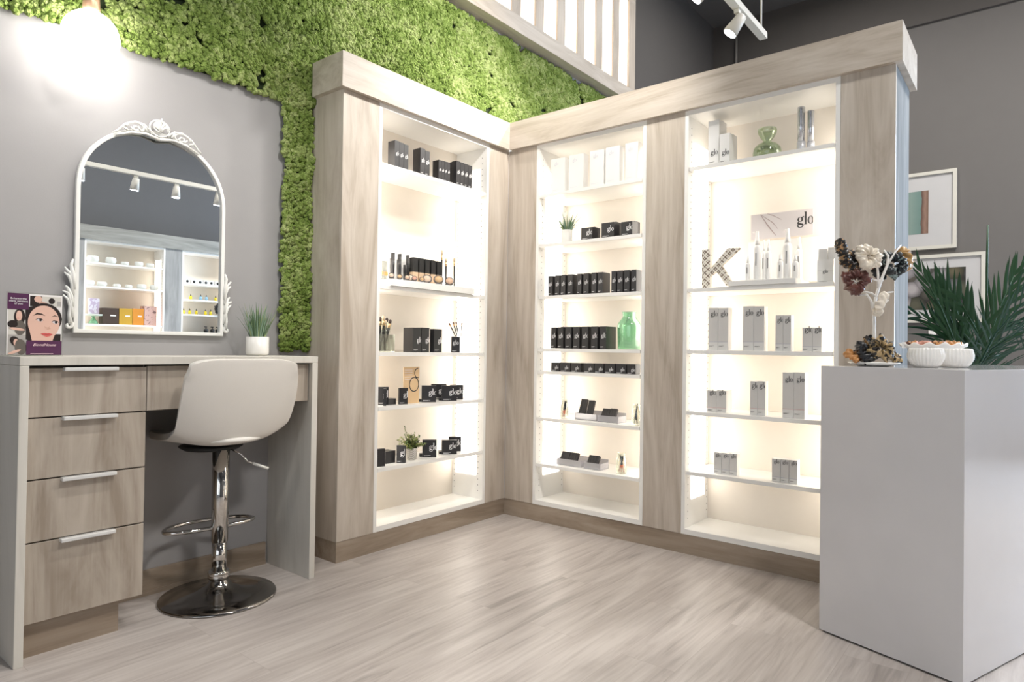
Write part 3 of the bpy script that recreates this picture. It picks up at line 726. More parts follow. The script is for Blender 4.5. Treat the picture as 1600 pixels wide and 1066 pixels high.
# gold sign card on the fourth shelf
z = A_S['A4']
xa, zt = BA.s_at(631, 573.8, .05); xb, _ = BA.s_at(655.5, 573.8, .05)
cardm = plain('gold_card', (.72, .50, .28), .5)
t = thing('sign_card', ((xa+xb)/2, YA+.05, z+.0005), 'upright gold sign card with two black rings on the fourth shelf', 'sign')
MB().box((xa, YA+.05, z+.0005), (xb, YA+.053, zt)).build('card', cardm, t)
wc = xb-xa; hc_ = zt-z
rg = MB()
for cx_, cz_, r in ((xa+wc*.66, z+hc_*.52, wc*.29), (xb-wc*.12, z+hc_*.83, wc*.19)):
    a0, a1 = (0, 2*PI) if r > wc*.2 else (PI*.45, PI*1.6)
    pts = [(cx_+r*math.cos(a0+(a1-a0)*k/24), cz_+r*1.15*math.sin(a0+(a1-a0)*k/24), .0025) for k in range(25)]
    stroke(rg, pts, xb)
rg.tf(Matrix.Translation((0, YA+.0492, 0))).build('ring_print', M_ink, t)
rg = MB()
for k_ in range(5): rg.box((xa+wc*.06, YA+.0492, zt-hc_*(.09+.065*k_)), (xa+wc*.55, YA+.0494, zt-hc_*(.075+.065*k_)))
rg.build('text_lines', plain('pale_pink', (.85, .74, .70), .6), t)

# plants ----------------------------------------------------------
def blade(mb, p, d, L, wd, bend, n=6):
    """grass blade from p heading d (unit, mostly up), curving outwards"""
    d = Vector(d).normalized(); out = Vector((d.x, d.y, 0)); out = out.normalized() if out.length > 1e-3 else Vector((1, 0, 0))
    side = Vector((-out.y, out.x, 0)); vs = []; q = Vector(p); dd = d.copy()
    for i in range(n+1):
        k = wd*(1-(i/n)**1.8)*.5+.0002
        vs += [q-side*k, q+side*k]; dd = (dd+out*bend/n-Vector((0, 0, bend*.3/n))).normalized(); q = q+dd*L/n
    mb.add(vs, [(2*i, 2*i+1, 2*i+3, 2*i+2) for i in range(n)], True)
def grass_plant(loc, r, h, gh, spread, label, seedv, nb=110):
    rnd = random.Random(seedv)
    t = thing('potted_grass', loc, label, 'potted plant')
    lath('pot', [(r*.86, 0), (r*.98, .006), (r, .012), (r, h), (r-.005, h), (r-.006, h-.01), (0, h-.012)], M_ceramic, loc, t)
    for mi, (m_, n_) in enumerate(((M_green2, nb//2), (M_green1, nb//3), (M_green3, nb//6))):
        mb = MB()
        for i in range(n_):
            a = rnd.uniform(0, 2*PI); q = r*.7*math.sqrt(rnd.random()); tl = spread*(q/r+.15)*rnd.uniform(.4, 1.2)
            blade(mb, (q*math.cos(a), q*math.sin(a), h-.012), (math.cos(a)*tl, math.sin(a)*tl, 1), gh*rnd.uniform(.6, 1.05), rnd.uniform(.004, .007), rnd.uniform(0, .5)*spread*2)
        o = mb.build('grass_blades', m_, t, local=True)
    return t
pc = at(402, 554, 1, -.10)
grass_plant((pc.x, -.10, .911), .0455, .077, .155, .45, 'grass plant in a round white pot at the right end of the desk', 3)
s_, _ = BB.s_at(885.5, 370, .07)
grass_plant((XC+.07, -s_, B_S['S2']+.0005), .031, .075, .125, .95, 'grass plant in a white pot on the second shelf, middle cabinet', 5, 80)
def bush(loc, label):
    rnd = random.Random(11); t = thing('potted_bush', loc, label, 'potted plant')
    m_, nt, b = nodes('basket_pot'); N = nt.nodes.new; L = nt.links.new
    tc = N('ShaderNodeTexCoord'); ck = N('ShaderNodeTexWave'); ck.inputs['Scale'].default_value = 75; ck.bands_direction = 'DIAGONAL'; L(tc.outputs['Object'], ck.inputs[0])
    cr = N('ShaderNodeValToRGB'); L(ck.outputs['Fac'], cr.inputs[0]); cr.color_ramp.elements[0].color = (.42, .38, .34, 1); cr.color_ramp.elements[1].color = (.74, .71, .67, 1); L(cr.outputs[0], b.inputs['Base Color'])
    MATS['basket_pot'] = m_
    lath('pot', [(.020, 0), (.024, .004), (.029, .052), (.030, .058), (.026, .058), (.024, .05), (0, .048)], m_, loc, t)
    mt = (plain('bush_a', (.17, .24, .074), .5), plain('bush_b', (.34, .40, .11), .5), plain('bush_c', (.07, .115, .04), .5))
    lv = [MB(), MB(), MB()]; st = MB()
    for i in range(42):
        a = rnd.uniform(0, 2*PI); el = rnd.uniform(.1, 1.45); L_ = rnd.uniform(.045, .085) if i else .115
        if i == 0: a, el = 2.6, 1.25
        d = Vector((math.cos(a)*math.cos(el), math.sin(a)*math.cos(el), math.sin(el)))
        p0 = Vector((0, 0, .056))+Vector((d.x, d.y, 0))*.008; p1 = p0+d*L_
        if p1.y > .09: continue
        st.tube([p0, (p0+p1)/2+Vector((0, 0, .006)), p1], .0009, 5)
        for k in range(11):
            f_ = .15+.85*k/10; c_ = p0+(p1-p0)*f_+Vector((0, 0, .006*4*f_*(1-f_)))
            for sg in (-1, 1):
                side = d.cross(Vector((rnd.uniform(-1, 1), rnd.uniform(-1, 1), rnd.uniform(.0, 1)))).normalized()*sg
                w_ = rnd.uniform(.0035, .0062)*(1.15-.5*f_); e1 = (side+d*.5).normalized(); e2 = e1.cross(Vector((rnd.uniform(-.5, .5), rnd.uniform(-.5, .5), 1))).normalized()
                cc = c_+e1*w_*1.2
                lv[rnd.choice((0, 0, 1, 1, 2))].add([cc+e1*w_*1.25, cc+e1*w_*.5+e2*w_, cc-e1*w_*.6+e2*w_*.8, cc-e1*w_*1.1, cc-e1*w_*.6-e2*w_*.8, cc+e1*w_*.5-e2*w_], [(0, 1, 2, 3, 4, 5)])
    st.build('stems', M_brown, t, local=True)
    for q, m2 in zip(lv, mt): q.build('leaves', m2, t, local=True)
s_, _ = BA.s_at(643, 712, .07)
bush((s_, YA+.07, A_S['A5']+.0005), 'small leafy green bush in a woven-look pot on the fifth shelf, left cabinet')

# vases ------------------------------------------------------------
def vase(loc, prof, m_, label):
    o = MB().lathe(prof, 40).build('glass_vase', m_, loc=loc, local=True); return tag(o, label, 'vase')
sa, zt = BB.s_at(984, 488, .09); sl, _ = BB.s_at(966.8, 520, .09); H = zt-B_S['S4']; R_ = sa-sl
R_ = min(R_, .062)
vase((XC+.09, -(sl+R_), B_S['S4']+.0008), [(R_*.9, 0), (R_*.93, .004), (R_, H*.62), (R_*.93, H*.70), (R_*.6, H*.84), (R_*.56, H*.87), (R_*.56, H*.97), (R_*.62, H), (R_*.58, H), (R_*.53, H*.97), (R_*.53, H*.87), (R_*.57, H*.83), (R_*.9, H*.69), (R_*.96, H*.6), (R_*.88, .008), (0, .006)], glass('bright_green_glass', (.72, .93, .78), .5, dens=.14), 'green glass bottle vase at the right of the fourth shelf, middle cabinet')
sa, zt = BB.s_at(1199.5, 201.5, .10); sl, _ = BB.s_at(1177.2, 230, .10); sr, _ = BB.s_at(1221, 230, .10); R_ = (sr-sl)/2; H = zt-T_S['T1']
vase((XC+.10, -(sl+sr)/2, T_S['T1']+.0008), [(R_*.82, 0), (R_*.97, H*.08), (R_, H*.22), (R_*.92, H*.38), (R_*.66, H*.50), (R_*.30, H*.57), (R_*.26, H*.60), (R_*.48, H*.72), (R_*.64, H*.86), (R_*.66, H*.95), (R_*.62, H), (R_*.60, H*.99), (R_*.63, H*.93), (R_*.60, H*.85), (R_*.44, H*.72), (R_*.21, H*.60), (R_*.25, H*.55), (R_*.62, H*.48), (R_*.88, H*.37), (R_*.96, H*.22), (R_*.92, H*.08), (0, .005)], glass('olive_green_glass', (.83, .89, .77), .5, dens=.05), 'squat olive-green glass vase with flared neck on the top shelf, right cabinet')

# silver tubes standing on the top shelf
for i, (u0, u1, vt, st) in enumerate(((1243.2, 1257.5, 168, .05), (1259, 1272, 173.5, .06))):
    s0, zt = BB.s_at(u0, vt, st); s1, _ = BB.s_at(u1, vt, st); h = zt-T_S['T1']; r = (s1-s0)/2
    small('silver_tube', [('tube', MB().tube([(0, 0, h*.24), (0, 0, h*.6), (0, 0, h*.97), (0, 0, h)], [r*.93, r*.97, r, r], 20, flat=.8).tf(Matrix.Rotation(0, 4, 'Z')), M_silver), ('cap', MB().lathe([(r*.95, 0), (r*.95, h*.235)], 24, sy=.9), plain('silver_cap', (.70, .70, .72), .3, .3))],
          (XC+st+r, -(s0+s1)/2, T_S['T1']+.0006), '%s silver tube at the right of the top shelf, right cabinet' % ('taller left', 'shorter right')[i], 'cosmetic tube', 'silver tubes').rotation_euler = (0, 0, -PI/2)

# letter K -----------------------------------------------------------
def lace_mat():
    m_, nt, b = nodes('lace_pattern'); N = nt.nodes.new; L = nt.links.new
    tc = N('ShaderNodeTexCoord'); mp = N('ShaderNodeMapping'); mp.inputs['Scale'].default_value = (190, 190, 190); L(tc.outputs['Object'], mp.inputs[0])
    a = N('ShaderNodeVectorMath'); a.operation = 'SINE'; L(mp.outputs[0], a.inputs[0])
    mp3 = N('ShaderNodeMapping'); mp3.inputs['Scale'].default_value = (420, 420, 420); L(tc.outputs['Object'], mp3.inputs[0]); c_ = N('ShaderNodeVectorMath'); c_.operation = 'COSINE'; L(mp3.outputs[0], c_.inputs[0])
    sx = N('ShaderNodeSeparateXYZ'); L(a.outputs[0], sx.inputs[0]); sy = N('ShaderNodeSeparateXYZ'); L(c_.outputs[0], sy.inputs[0])
    m1 = N('ShaderNodeMath'); m1.operation = 'MULTIPLY'; L(sx.outputs[0], m1.inputs[0]); L(sx.outputs[2], m1.inputs[1])
    m2 = N('ShaderNodeMath'); m2.operation = 'MULTIPLY'; L(sy.outputs[0], m2.inputs[0]); L(sy.outputs[2], m2.inputs[1])
    ad = N('ShaderNodeMath'); ad.operation = 'ADD'; L(m1.outputs[0], ad.inputs[0]); L(m2.outputs[0], ad.inputs[1])
    cr = N('ShaderNodeValToRGB'); cr.color_ramp.interpolation = 'CONSTANT'; L(ad.outputs[0], cr.inputs[0])
    cr.color_ramp.elements[0].color = (.80, .76, .68, 1); cr.color_ramp.elements[1].position = .28; cr.color_ramp.elements[1].color = (.22, .17, .13, 1)
    L(cr.outputs[0], b.inputs['Base Color']); return m_
z = T_S['T2']; st = .045
def K(u, v): s_, zz = BB.s_at(u, v, st); return (s_, zz)
pts = [K(1096.5, 390), K(1109.5, 389.5), K(1109.3, 421), K(1137, 388), K(1155.5, 387.5), K(1127, 415.5), K(1141.5, 437.5), K(1135, 447), K(1119, 424), K(1109.3, 432), K(1109.2, 450), K(1096.6, 450.5)]
sc = sum(p[0] for p in pts)/len(pts); poly = [(p[0]-sc, max(.0006, p[1]-z)) for p in pts]
kk = MB().prism(poly, 0, .022).build('letter_k', [lace_mat()], loc=(XC+st, -sc, z), rotz=-PI/2, local=True)
tag(kk, 'freestanding letter K with a dark lacy pattern on the second shelf, right cabinet', 'letter')
# tester riser with sign and bottles
sa, _ = BB.s_at(1137.8, 440, -.004); sb, _ = BB.s_at(1243, 440, -.004); sc = (sa+sb)/2; hw = (sb-sa)/2
t = thing('tester_riser', (XC, -sc, z), 'white tester riser with a printed back sign on the second shelf, right cabinet', 'display riser', rotz=-PI/2)
MB().box((-hw, -.004, .0006), (hw, .21, .024)).build('platform', M_shelfw, t, local=True, bevel=.0015, seg=1)
MB().box((-hw+.02, .196, .0245), (hw+.075, .201, .225)).build('back_board', M_shelfw, t, local=True)
sl, zt = BB.s_at(1173, 336, .19); sr, _ = BB.s_at(1270.5, 328, .19); zb = BB.s_at(1173, 374, .19)[1]
zt = BB.s_at(1220, 331, .19)[1]; zb = BB.s_at(1220, 371, .19)[1]
MB().box((sl-sc, .1935, zb-z), (sr-sc, .1955, zt-z)).build('sign_print', plain('blush_print', (.70, .655, .65), .5), t, local=True)
g = MB(); hh = (zt-zb)
glo(g, sr-sc-.068, zb-z+hh*.42, hh*.30, sr-sc-.001)
g.tf(Matrix.Translation((0, .193, 0))).build('logo', M_ink, t, local=True)
g = MB(); x_ = sl-sc
stroke(g, [(x_+.045, zb-z+hh*.98, .001), (x_+.08, zb-z+hh*.5, .003), (x_+.115, zb-z+hh*.1, .0012)], 1); stroke(g, [(x_+.045, zb-z+hh*.98, .001), (x_+.10, zb-z+hh*.62, .0018), (x_+.125, zb-z+hh*.34, .0006)], 1)
stroke(g, [(x_+.075, zb-z+hh*.99, .001), (x_+.10, zb-z+hh*.9, .002), (x_+.14, zb-z+hh*.7, .001)], 1)
g.tf(Matrix.Translation((0, .193, 0))).build('brush_stroke_print', plain('mauve_print', (.42, .33, .32), .6), t, local=True)
def bottle(u, vt, r, st, label, grp, kind='pump'):
    s_, zt = BB.s_at(u, vt, st); zb_ = z+.0246; h = zt-zb_
    t = thing('skincare_bottle', (XC+st, -s_, zb_), label, 'bottle', grp, rotz=-PI/2)
    r *= 1.4; bw = h*.70
    MB().lathe([(r*.95, 0), (r, .003), (r, bw*.93), (r*.6, bw+.006)], 20).build('bottle_body', M_wcart, t, local=True)
    c_ = MB().lathe([(r*.62, bw+.0062), (r*.58, bw+h*.12), (r*.42, bw+h*.17), (r*.36, h)], 16)
    if kind == 'pump': c_.tube([(0, 0, h-.003), (-r*1.2, 0, h-.004)], .002, 8)
    c_.build('pump' if kind == 'pump' else 'cap', M_shelfw, t, local=True)
    MB().add([(-.0025, -r*1.01, bw*.45), (.0025, -r*1.01, bw*.45), (.0025, -r*1.01, bw*.8), (-.0025, -r*1.01, bw*.8)], [(0, 1, 2, 3)]).build('logo', M_inkg, t, local=True)
    return t
gb = 'white bottles on the tester riser'
bottle(1168.5, 401, .008, .07, 'smallest white bottle at the left end of the right riser', gb, 'cap')
bottle(1183.5, 361.5, .0125, .09, 'tall white pump bottle left on the right cabinet riser', gb)
bottle(1193.5, 375, .007, .12, 'slim white bottle just right of the left pump bottle', gb, 'cap')
bottle(1201, 374, .009, .13, 'white bottle near the middle of the right cabinet riser', gb, 'cap')
bottle(1219.5, 397, .009, .06, 'small white bottle left of the right pump bottle', gb, 'cap')
bottle(1231, 357.5, .0135, .09, 'tall white pump bottle right on the right cabinet riser', gb)
bottle(1243, 399, .010, .06, 'short white bottle at the riser right end, in front', gb, 'cap')
bottle(1249, 371, .011, .14, 'tall plain white bottle at the riser right end, behind', gb, 'cap')
for i, (u0, u1, z0, h, st) in enumerate(((1277, 1303, 0, .052, .05), (1277, 1303, .0525, .046, .05), (1279, 1293, .099, .05, .08), (1294, 1304, .099, .05, .055))):
    a, _ = BB.s_at(u0, 400, st); b, _ = BB.s_at(u1, 400, st)
    b = min(b, 1.977)
    carton(BB.P((a+b)/2, st, z+z0+.0006), -PI/2, b-a, .07, h, 'white', ('white carton at the bottom of the stack, right end of the second shelf', 'white carton in the middle of the stack, right end of the second shelf', 'white carton on top of the stack, left one', 'white carton on top of the stack, right one')[i], 'stacked white cartons', logo='mid' if i == 0 else None, lh=.01)

# acrylic trays with slim black cartons; glass jars with pencils (middle cabinet)
def tray(z, u0, u1, vt, st, clusters, label, gl, lean=.5):
    a, zt = BB.s_at(u0, vt, st); b, _ = BB.s_at(u1, vt, st); c_ = (a+b)/2; hw = (b-a)/2; h = .034
    t = thing('acrylic_tray', (XC+st, -c_, z+.0006), label, 'tray', gl, rotz=-PI/2)
    mb = MB().box((-hw, 0, 0), (hw, .085, .002)).box((-hw, 0, .002), (hw, .002, h)).box((-hw, .083, .002), (hw, .085, h*1.4))
    mb.prism([(0, 0), (0, 0), (0, 0)], 0, 0) if False else None
    mb.box((-hw, .002, .002), (-hw+.002, .083, h)).box((hw-.002, .002, .002), (hw, .083, h))
    mb.build('tray_walls', G_acryl, t, local=True)
    n_all = 0
    for ci, (s0, s1, n, L) in enumerate(clusters):
        for k in range(n):
            wv = (s1-s0)/n; xc_ = -hw+(s0+wv*(k+.5))
            mb = MB().box((-wv/2+.0006, 0, 0), (wv/2-.0006, .014, L))
            Mt = Matrix.Translation((xc_, .012, .0032)) @ Matrix.Rotation(-lean, 4, 'X')
            mb.tf(Mt)
            W = Matrix.Translation((XC+st, -c_, z+.0006)) @ Matrix.Rotation(-PI/2, 4, 'Z'); mb.tf(W)
            o = mb.build('slim_carton', M_black, loc=tuple(W @ Vector((xc_, .02, .003))))
            tag(o, '%s slim black carton from the left leaning in the %s' % (ORD[n_all], label.replace('frosted acrylic tray ', 'tray ')), 'carton', 'slim cartons leaning in acrylic trays'); n_all += 1
z = B_S['S6']
tray(z, 898.5, 932, 648, .06, ((.006, .046, 3, .112), (.055, .092, 3, .108)), 'frosted acrylic tray left on the sixth shelf', 'acrylic trays', .38)
tray(z, 933.5, 966, 648, .045, ((.004, .050, 3, .075), (.051, .090, 3, .078)), 'frosted acrylic tray right on the sixth shelf', 'acrylic trays', .55)
z = B_S['S7']
tray(z, 870, 908, 716, .05, ((.004, .058, 4, .074), (.060, .112, 4, .074)), 'frosted acrylic tray left on the seventh shelf', 'acrylic trays', .55)
tray(z, 912, 938, 720, .045, ((.004, .070, 4, .074),), 'frosted acrylic tray right on the seventh shelf', 'acrylic trays', .55)
def jar(z, u, st, r, h, label, pens):
    s_, _ = BB.s_at(u, 650 if z > .5 else 720, st)
    o = MB().lathe([(r*.9, 0), (r, .006), (r, h*.72), (r*.78, h*.80), (r*.78, h*.98), (r*.82, h), (r*.74, h), (r*.72, h*.80), (r*.93, h*.7), (r*.93, .008), (0, .006)], 28).build('glass_jar', glass('jar_glass', (.985, .985, .95), .45), loc=(XC+st, -s_, z+.0006), local=True)
    tag(o, label, 'jar', 'glass jars with liner pencils')
    coral = plain('coral', (.80, .22, .12), .5)
    for i, (dx, dx2, L, two) in enumerate(pens):
        b = Vector((XC+st, -s_-dx, z+.008)); e = Vector((XC+st+.004*i, -s_-dx2, z+.008+L))
        t = thing('liner_pencil', b, '%s liner pencil in the clear jar %s' % (ORD[i], label.replace('clear glass jar ', '')), 'pencil', 'liner pencils in jars')
        MB().tube([b, b+(e-b)*.42], .0042, 8).build('coral_end' if two else 'lower_barrel', coral if two else M_blackm, t)
        MB().tube([b+(e-b)*.425, b+(e-b)*.9, e], [.0042, .0042, .0025], 8).build('black_barrel', M_blackm, t)
jar(B_S['S6'], 882, .06, .024, .10, 'clear glass jar left on the sixth shelf', ((-.012, .004, .085, 1), (-.004, .008, .09, 1)))
jar(B_S['S6'], 994.5, .05, .024, .105, 'clear glass jar right on the sixth shelf', ((-.012, .006, .10, 0), (.004, -.004, .07, 0)))
jar(B_S['S7'], 971, .06, .027, .105, 'clear glass jar on the seventh shelf', ((-.014, .012, .085, 1), (.0, .0, .08, 1), (.015, -.013, .085, 1)))

# ------------------------------------------------------------------ vanity desk
DX0, DX1, DY, DH, DT = -.478, .5366, -.3227, .91, .026
t = thing('vanity_desk', ((DX0+DX1)/2, DY/2, 0), 'pale waterfall vanity desk against the grey wall under the arched mirror', 'desk')
MB().box((DX0, DY, DH-DT), (DX1, -.001, DH)).build('desk_top', 'desk_laminate', t, bevel=.0015)
MB().box((DX0, DY, 0), (DX0+DT-.002, -.001, DH-DT-.0004)).build('side_panel', 'desk_laminate', t, bevel=.0015)
MB().box((DX1-DT, DY, 0), (DX1, -.001, DH-DT-.0004)).build('side_panel', 'desk_laminate', t, bevel=.0015)
YD = -.300
MB().box((-.117, YD, .728), (.506, YD+.018, .878)).build('drawer_front', 'wood_v_desk', t, bevel=.0008, seg=1)
MB().box((-.116, YD+.0185, .735), (.505, -.02, .878)).build('drawer_box', M_blackm, t)
t = thing('drawer_pedestal', (-.29, -.15, 0), 'pale wood four-drawer pedestal at the left under the desk top', 'drawers')
MB().box((-.4535, YD+.0195, .112), (-.1225, -.003, .882)).build('carcass', plain('carcass_dark', (.07, .055, .05), .6), t)
MB().box((-.452, -.262, 0), (-.178, -.246, .1115)).box((-.194, -.246, 0), (-.178, -.02, .1115)).build('toe_kick', 'kick_x', t)
MB().box((-.1225, YD+.0195, .112), (-.1195, -.003, .882)).build('side_skin', 'wood_v_desk', t)
for z0, z1 in ((.728, .875), (.542, .7235), (.355, .5375), (.112, .3505)):
    d = MB().box((-.4535, YD, z0), (-.1195, YD+.018, z1)).build('drawer', 'wood_v_desk', t, bevel=.0008, seg=1)
    MB().box((-.363, YD-.021, z1-.0095), (-.211, YD+.003, z1+.0022)).build('handle', M_alu, d, bevel=.003, seg=3)

# ------------------------------------------------------------------ bar stool
SX, SY = .184, -.222; PHI = .05
t = thing('bar_stool', (SX, SY, 0), 'white leather bar stool with chrome post pushed up to the vanity desk', 'stool', rotz=-PHI)
lath('base', [(.207, 0), (.207, .005), (.203, .010), (.14, .019), (.08, .031), (.048, .047), (.036, .062), (.034, .068)], M_chrome_d, None, t, n=64)
lath('base_collar', [(.033, .069), (.039, .074), (.040, .082), (.036, .088), (.040, .092), (.034, .100)], M_chrome, None, t, n=32)
lath('lower_post', [(.0265, .1005), (.0265, .208)], M_chrome, None, t, n=32)
lath('upper_post', [(.029, .2085), (.029, .2125), (.0302, .213), (.0302, .556)], M_chrome, None, t, n=32)
fr = []
for k in range(36):
    a = 2*PI*k/36; rx, ry = .165, .088
    x_ = rx*math.copysign(abs(math.cos(a))**.9, math.cos(a)); y_ = .062+ry*math.sin(a)*(1 if math.sin(a) > 0 else .55)
    fr.append(Matrix.Rotation(-.05, 3, 'Z') @ Vector((x_-.015, y_-.012, .262)))
MB().tube(fr, .0075, 10, closed=True).build('foot_ring', M_chrome, t, local=True)
# shell: u across (-1..1), v from seat front to back top
def shell_pt(u, v):
    """v: 0 seat front edge .. 1 back top; local +y is forward"""
    prof = [(.215, .592), (.195, .592), (.10, .586), (0, .580), (-.078, .581), (-.132, .602), (-.162, .668), (-.185, .750), (-.203, .830), (-.214, .901)]
    k = v*(len(prof)-1); i = min(int(k), len(prof)-2); f_ = k-i
    def cr(a, b, c_, d, t_): return .5*((2*b)+(-a+c_)*t_+(2*a-5*b+4*c_-d)*t_*t_+(-a+3*b-3*c_+d)*t_**3)
    q = [prof[max(0, min(len(prof)-1, i+j))] for j in (-1, 0, 1, 2)]
    y = cr(*[p[0] for p in q], f_); z = cr(*[p[1] for p in q], f_)
    hw = [.165, .185, .195, .200, .205, .212, .215, .215, .210, .195]
    q = [hw[max(0, min(9, i+j))] for j in (-1, 0, 1, 2)]; w_ = cr(*q, f_)
    au = abs(u); lift = [.0, .004, .012, .03, .05, .045, .02, .0, 0, 0]; fwd = [0, 0, 0, 0, .02, .03, .03, .025, .018, .012]
    q = [lift[max(0, min(9, i+j))] for j in (-1, 0, 1, 2)]; lf = cr(*q, f_)
    q = [fwd[max(0, min(9, i+j))] for j in (-1, 0, 1, 2)]; fw = cr(*q, f_)
    return Vector((u*w_, y+fw*au**2.4, z+lf*au**2.6-(.018*au**6 if v > .93 else 0)))
nu, nv = 22, 30; vs, fs = [], []
for j in range(nv+1):
    for i in range(nu+1): vs.append(shell_pt(-1+2*i/nu, j/nv))
for j in range(nv):
    for i in range(nu): a = j*(nu+1)+i; fs.append((a, a+1, a+nu+2, a+nu+1))
o = MB().add(vs, fs, True).build('seat_shell', M_leather, t, local=True)
md = o.modifiers.new('solid', 'SOLIDIFY'); md.thickness = .026; md.offset = -1
md = o.modifiers.new('bev', 'BEVEL'); md.width = .012; md.segments = 4; md.limit_method = 'ANGLE'; md.angle_limit = 1
lath('seat_cushion', [(.150, .598), (.155, .606), (.14, .618), (.08, .624), (0, .626)], M_leather, None, t, n=40)
MB().lathe([(.04, .545), (.085, .549), (.10, .560), (.10, .564), (0, .564)], 36, sx=1.15, sy=1.15, c=(0, .085, 0)).build('seat_plate', M_blackm, t, local=True)
lp = [(.03, -.02, .555), (.058, -.045, .535), (.075, -.06, .508), (.092, -.070, .500)]
MB().tube(lp, .0032, 8).build('lever', M_chrome, t, local=True)
MB().tube([(.092, -.070, .500), (.14, -.098, .478)], .0055, 10).build('lever_grip', plain('pale_grip', (.66, .65, .60), .4), t, local=True)

# ------------------------------------------------------------------ arched mirror
def arch(hw, z0, zs, top, n=40, cx=.019):
    pts = [(cx-hw, z0)]
    for k in range(n+1):
        a = PI-PI*k/n; pts.append((cx+hw*math.cos(a), zs+(top-zs)*math.sin(a)**.92))
    pts.append((cx+hw, z0)); return pts
t = thing('arched_mirror', (.019, -.01, .99), 'white arched mirror with carved crest and side scrolls hanging over the desk', 'mirror')
outer, inner = arch(.269, .988, 1.50, 1.762), arch(.2545, 1.002, 1.50, 1.7475)
n = len(outer); vs = [(x, y, z) for y in (-.021, -.001) for ring_ in (outer, inner) for x, z in ring_]
fs = []
for i in range(n):
    j = (i+1) % n; fs += [(i, j, n+j, n+i), (2*n+i, 3*n+i, 3*n+j, 2*n+j), (i, 2*n+i, 2*n+j, j), (n+i, n+j, 3*n+j, 3*n+i)]
MB().add(vs, fs).build('mirror_frame', M_frame, t, bevel=.003, seg=2)
mm, nt, b = nodes('mirror_glass'); b.inputs['Metallic'].default_value = 1; b.inputs['Roughness'].default_value = 0; b.inputs['Base Color'].default_value = (.93, .95, .95, 1)
MB().prism(arch(.2555, 1.001, 1.50, 1.7485), -.010, -.006).build('mirror_glass', mm, t)
def spiral(mb, cx_, cz_, r0, r1, a0, a1, rad, y=-.03, n=26, sq=1.0):
    pts = []; rr = []
    for k in range(n+1):
        f_ = k/n; a = a0+(a1-a0)*f_; r = r0+(r1-r0)*f_; pts.append((cx_+r*math.cos(a), y, cz_+r*sq*math.sin(a))); rr.append(rad*(1-.35*f_))
    mb.tube(pts, rr, 8)
cr = MB(); zt_ = 1.762
spiral(cr, .019, zt_+.012, .030, .006, -PI*.1, PI*2.4, .0042)
spiral(cr, .019, zt_+.010, .036, .036, PI*.0, PI*2, .0034, sq=.85)
for sg in (-1, 1):
    spiral(cr, .019+sg*.080, zt_-.008, .036, .008, PI/2-sg*PI*.55, PI/2+sg*PI*1.9, .004, sq=.62)
    cr.tube([(.019+sg*.03, -.03, zt_-.012), (.019+sg*.055, -.03, zt_+.010), (.019+sg*.085, -.03, zt_+.013), (.019+sg*.12, -.03, zt_-.004), (.019+sg*.148, -.03, zt_-.038), (.019+sg*.160, -.028, zt_-.045)], [.005, .0045, .0045, .004, .0042, .003], 8)
    cr.tube([(.019, -.03, zt_-.032), (.019+sg*.05, -.031, zt_-.022), (.019+sg*.10, -.03, zt_-.030), (.019+sg*.15, -.028, zt_-.052)], [.007, .005, .0045, .003], 8)
    for k in range(4): cr.tube([(.019+sg*(.045+.022*k), -.031, zt_-.014-.004*k), (.019+sg*(.055+.024*k), -.034, zt_+.006-.008*k)], [.005, .0025], 6)
for k in range(5):
    a = PI*(.2+.15*k); cr.tube([(.019, -.034, zt_), (.019+.028*math.cos(a), -.034, zt_+.004+.028*math.sin(a))], [.003, .005], 6)
cr.tube([(.019, -.032, zt_+.03), (.026, -.032, zt_+.05)], [.005, .002], 6)
cr.build('carved_crest', M_frame, t)
for sg, x_ in ((-1, -.250), (1, .288)):
    s_ = MB()
    def C(dx, z): return (x_+sg*dx, -.018, z)
    spiral(s_, x_+sg*.014, 1.014, .013, .003, PI*.5, PI*.5-sg*2*PI*-.9, .007, y=-.018)
    s_.tube([C(.008, 1.02), C(.012, 1.05), C(.010, 1.08), C(.018, 1.105), C(.032, 1.118)], [.008, .007, .006, .005, .003], 8)
    s_.tube([C(.004, 1.04), C(.008, 1.09), C(.016, 1.125), C(.034, 1.132)], [.008, .007, .006, .003], 8)
    s_.tube([C(.004, 1.08), C(.008, 1.12), C(.020, 1.145), C(.026, 1.150)], [.007, .007, .005, .003], 8)
    s_.tube([C(.003, 1.12), C(.006, 1.16), C(.016, 1.185), C(.030, 1.196)], [.007, .006, .006, .003], 8)
    s_.tube([C(.004, 1.15), C(.012, 1.195), C(.030, 1.215)], [.006, .006, .003], 8)
    s_.tube([C(.0, 1.14), C(.004, 1.19), C(.010, 1.225), C(.004, 1.245)], [.007, .008, .006, .003], 8)
    s_.build('side_scroll', M_frame, t)

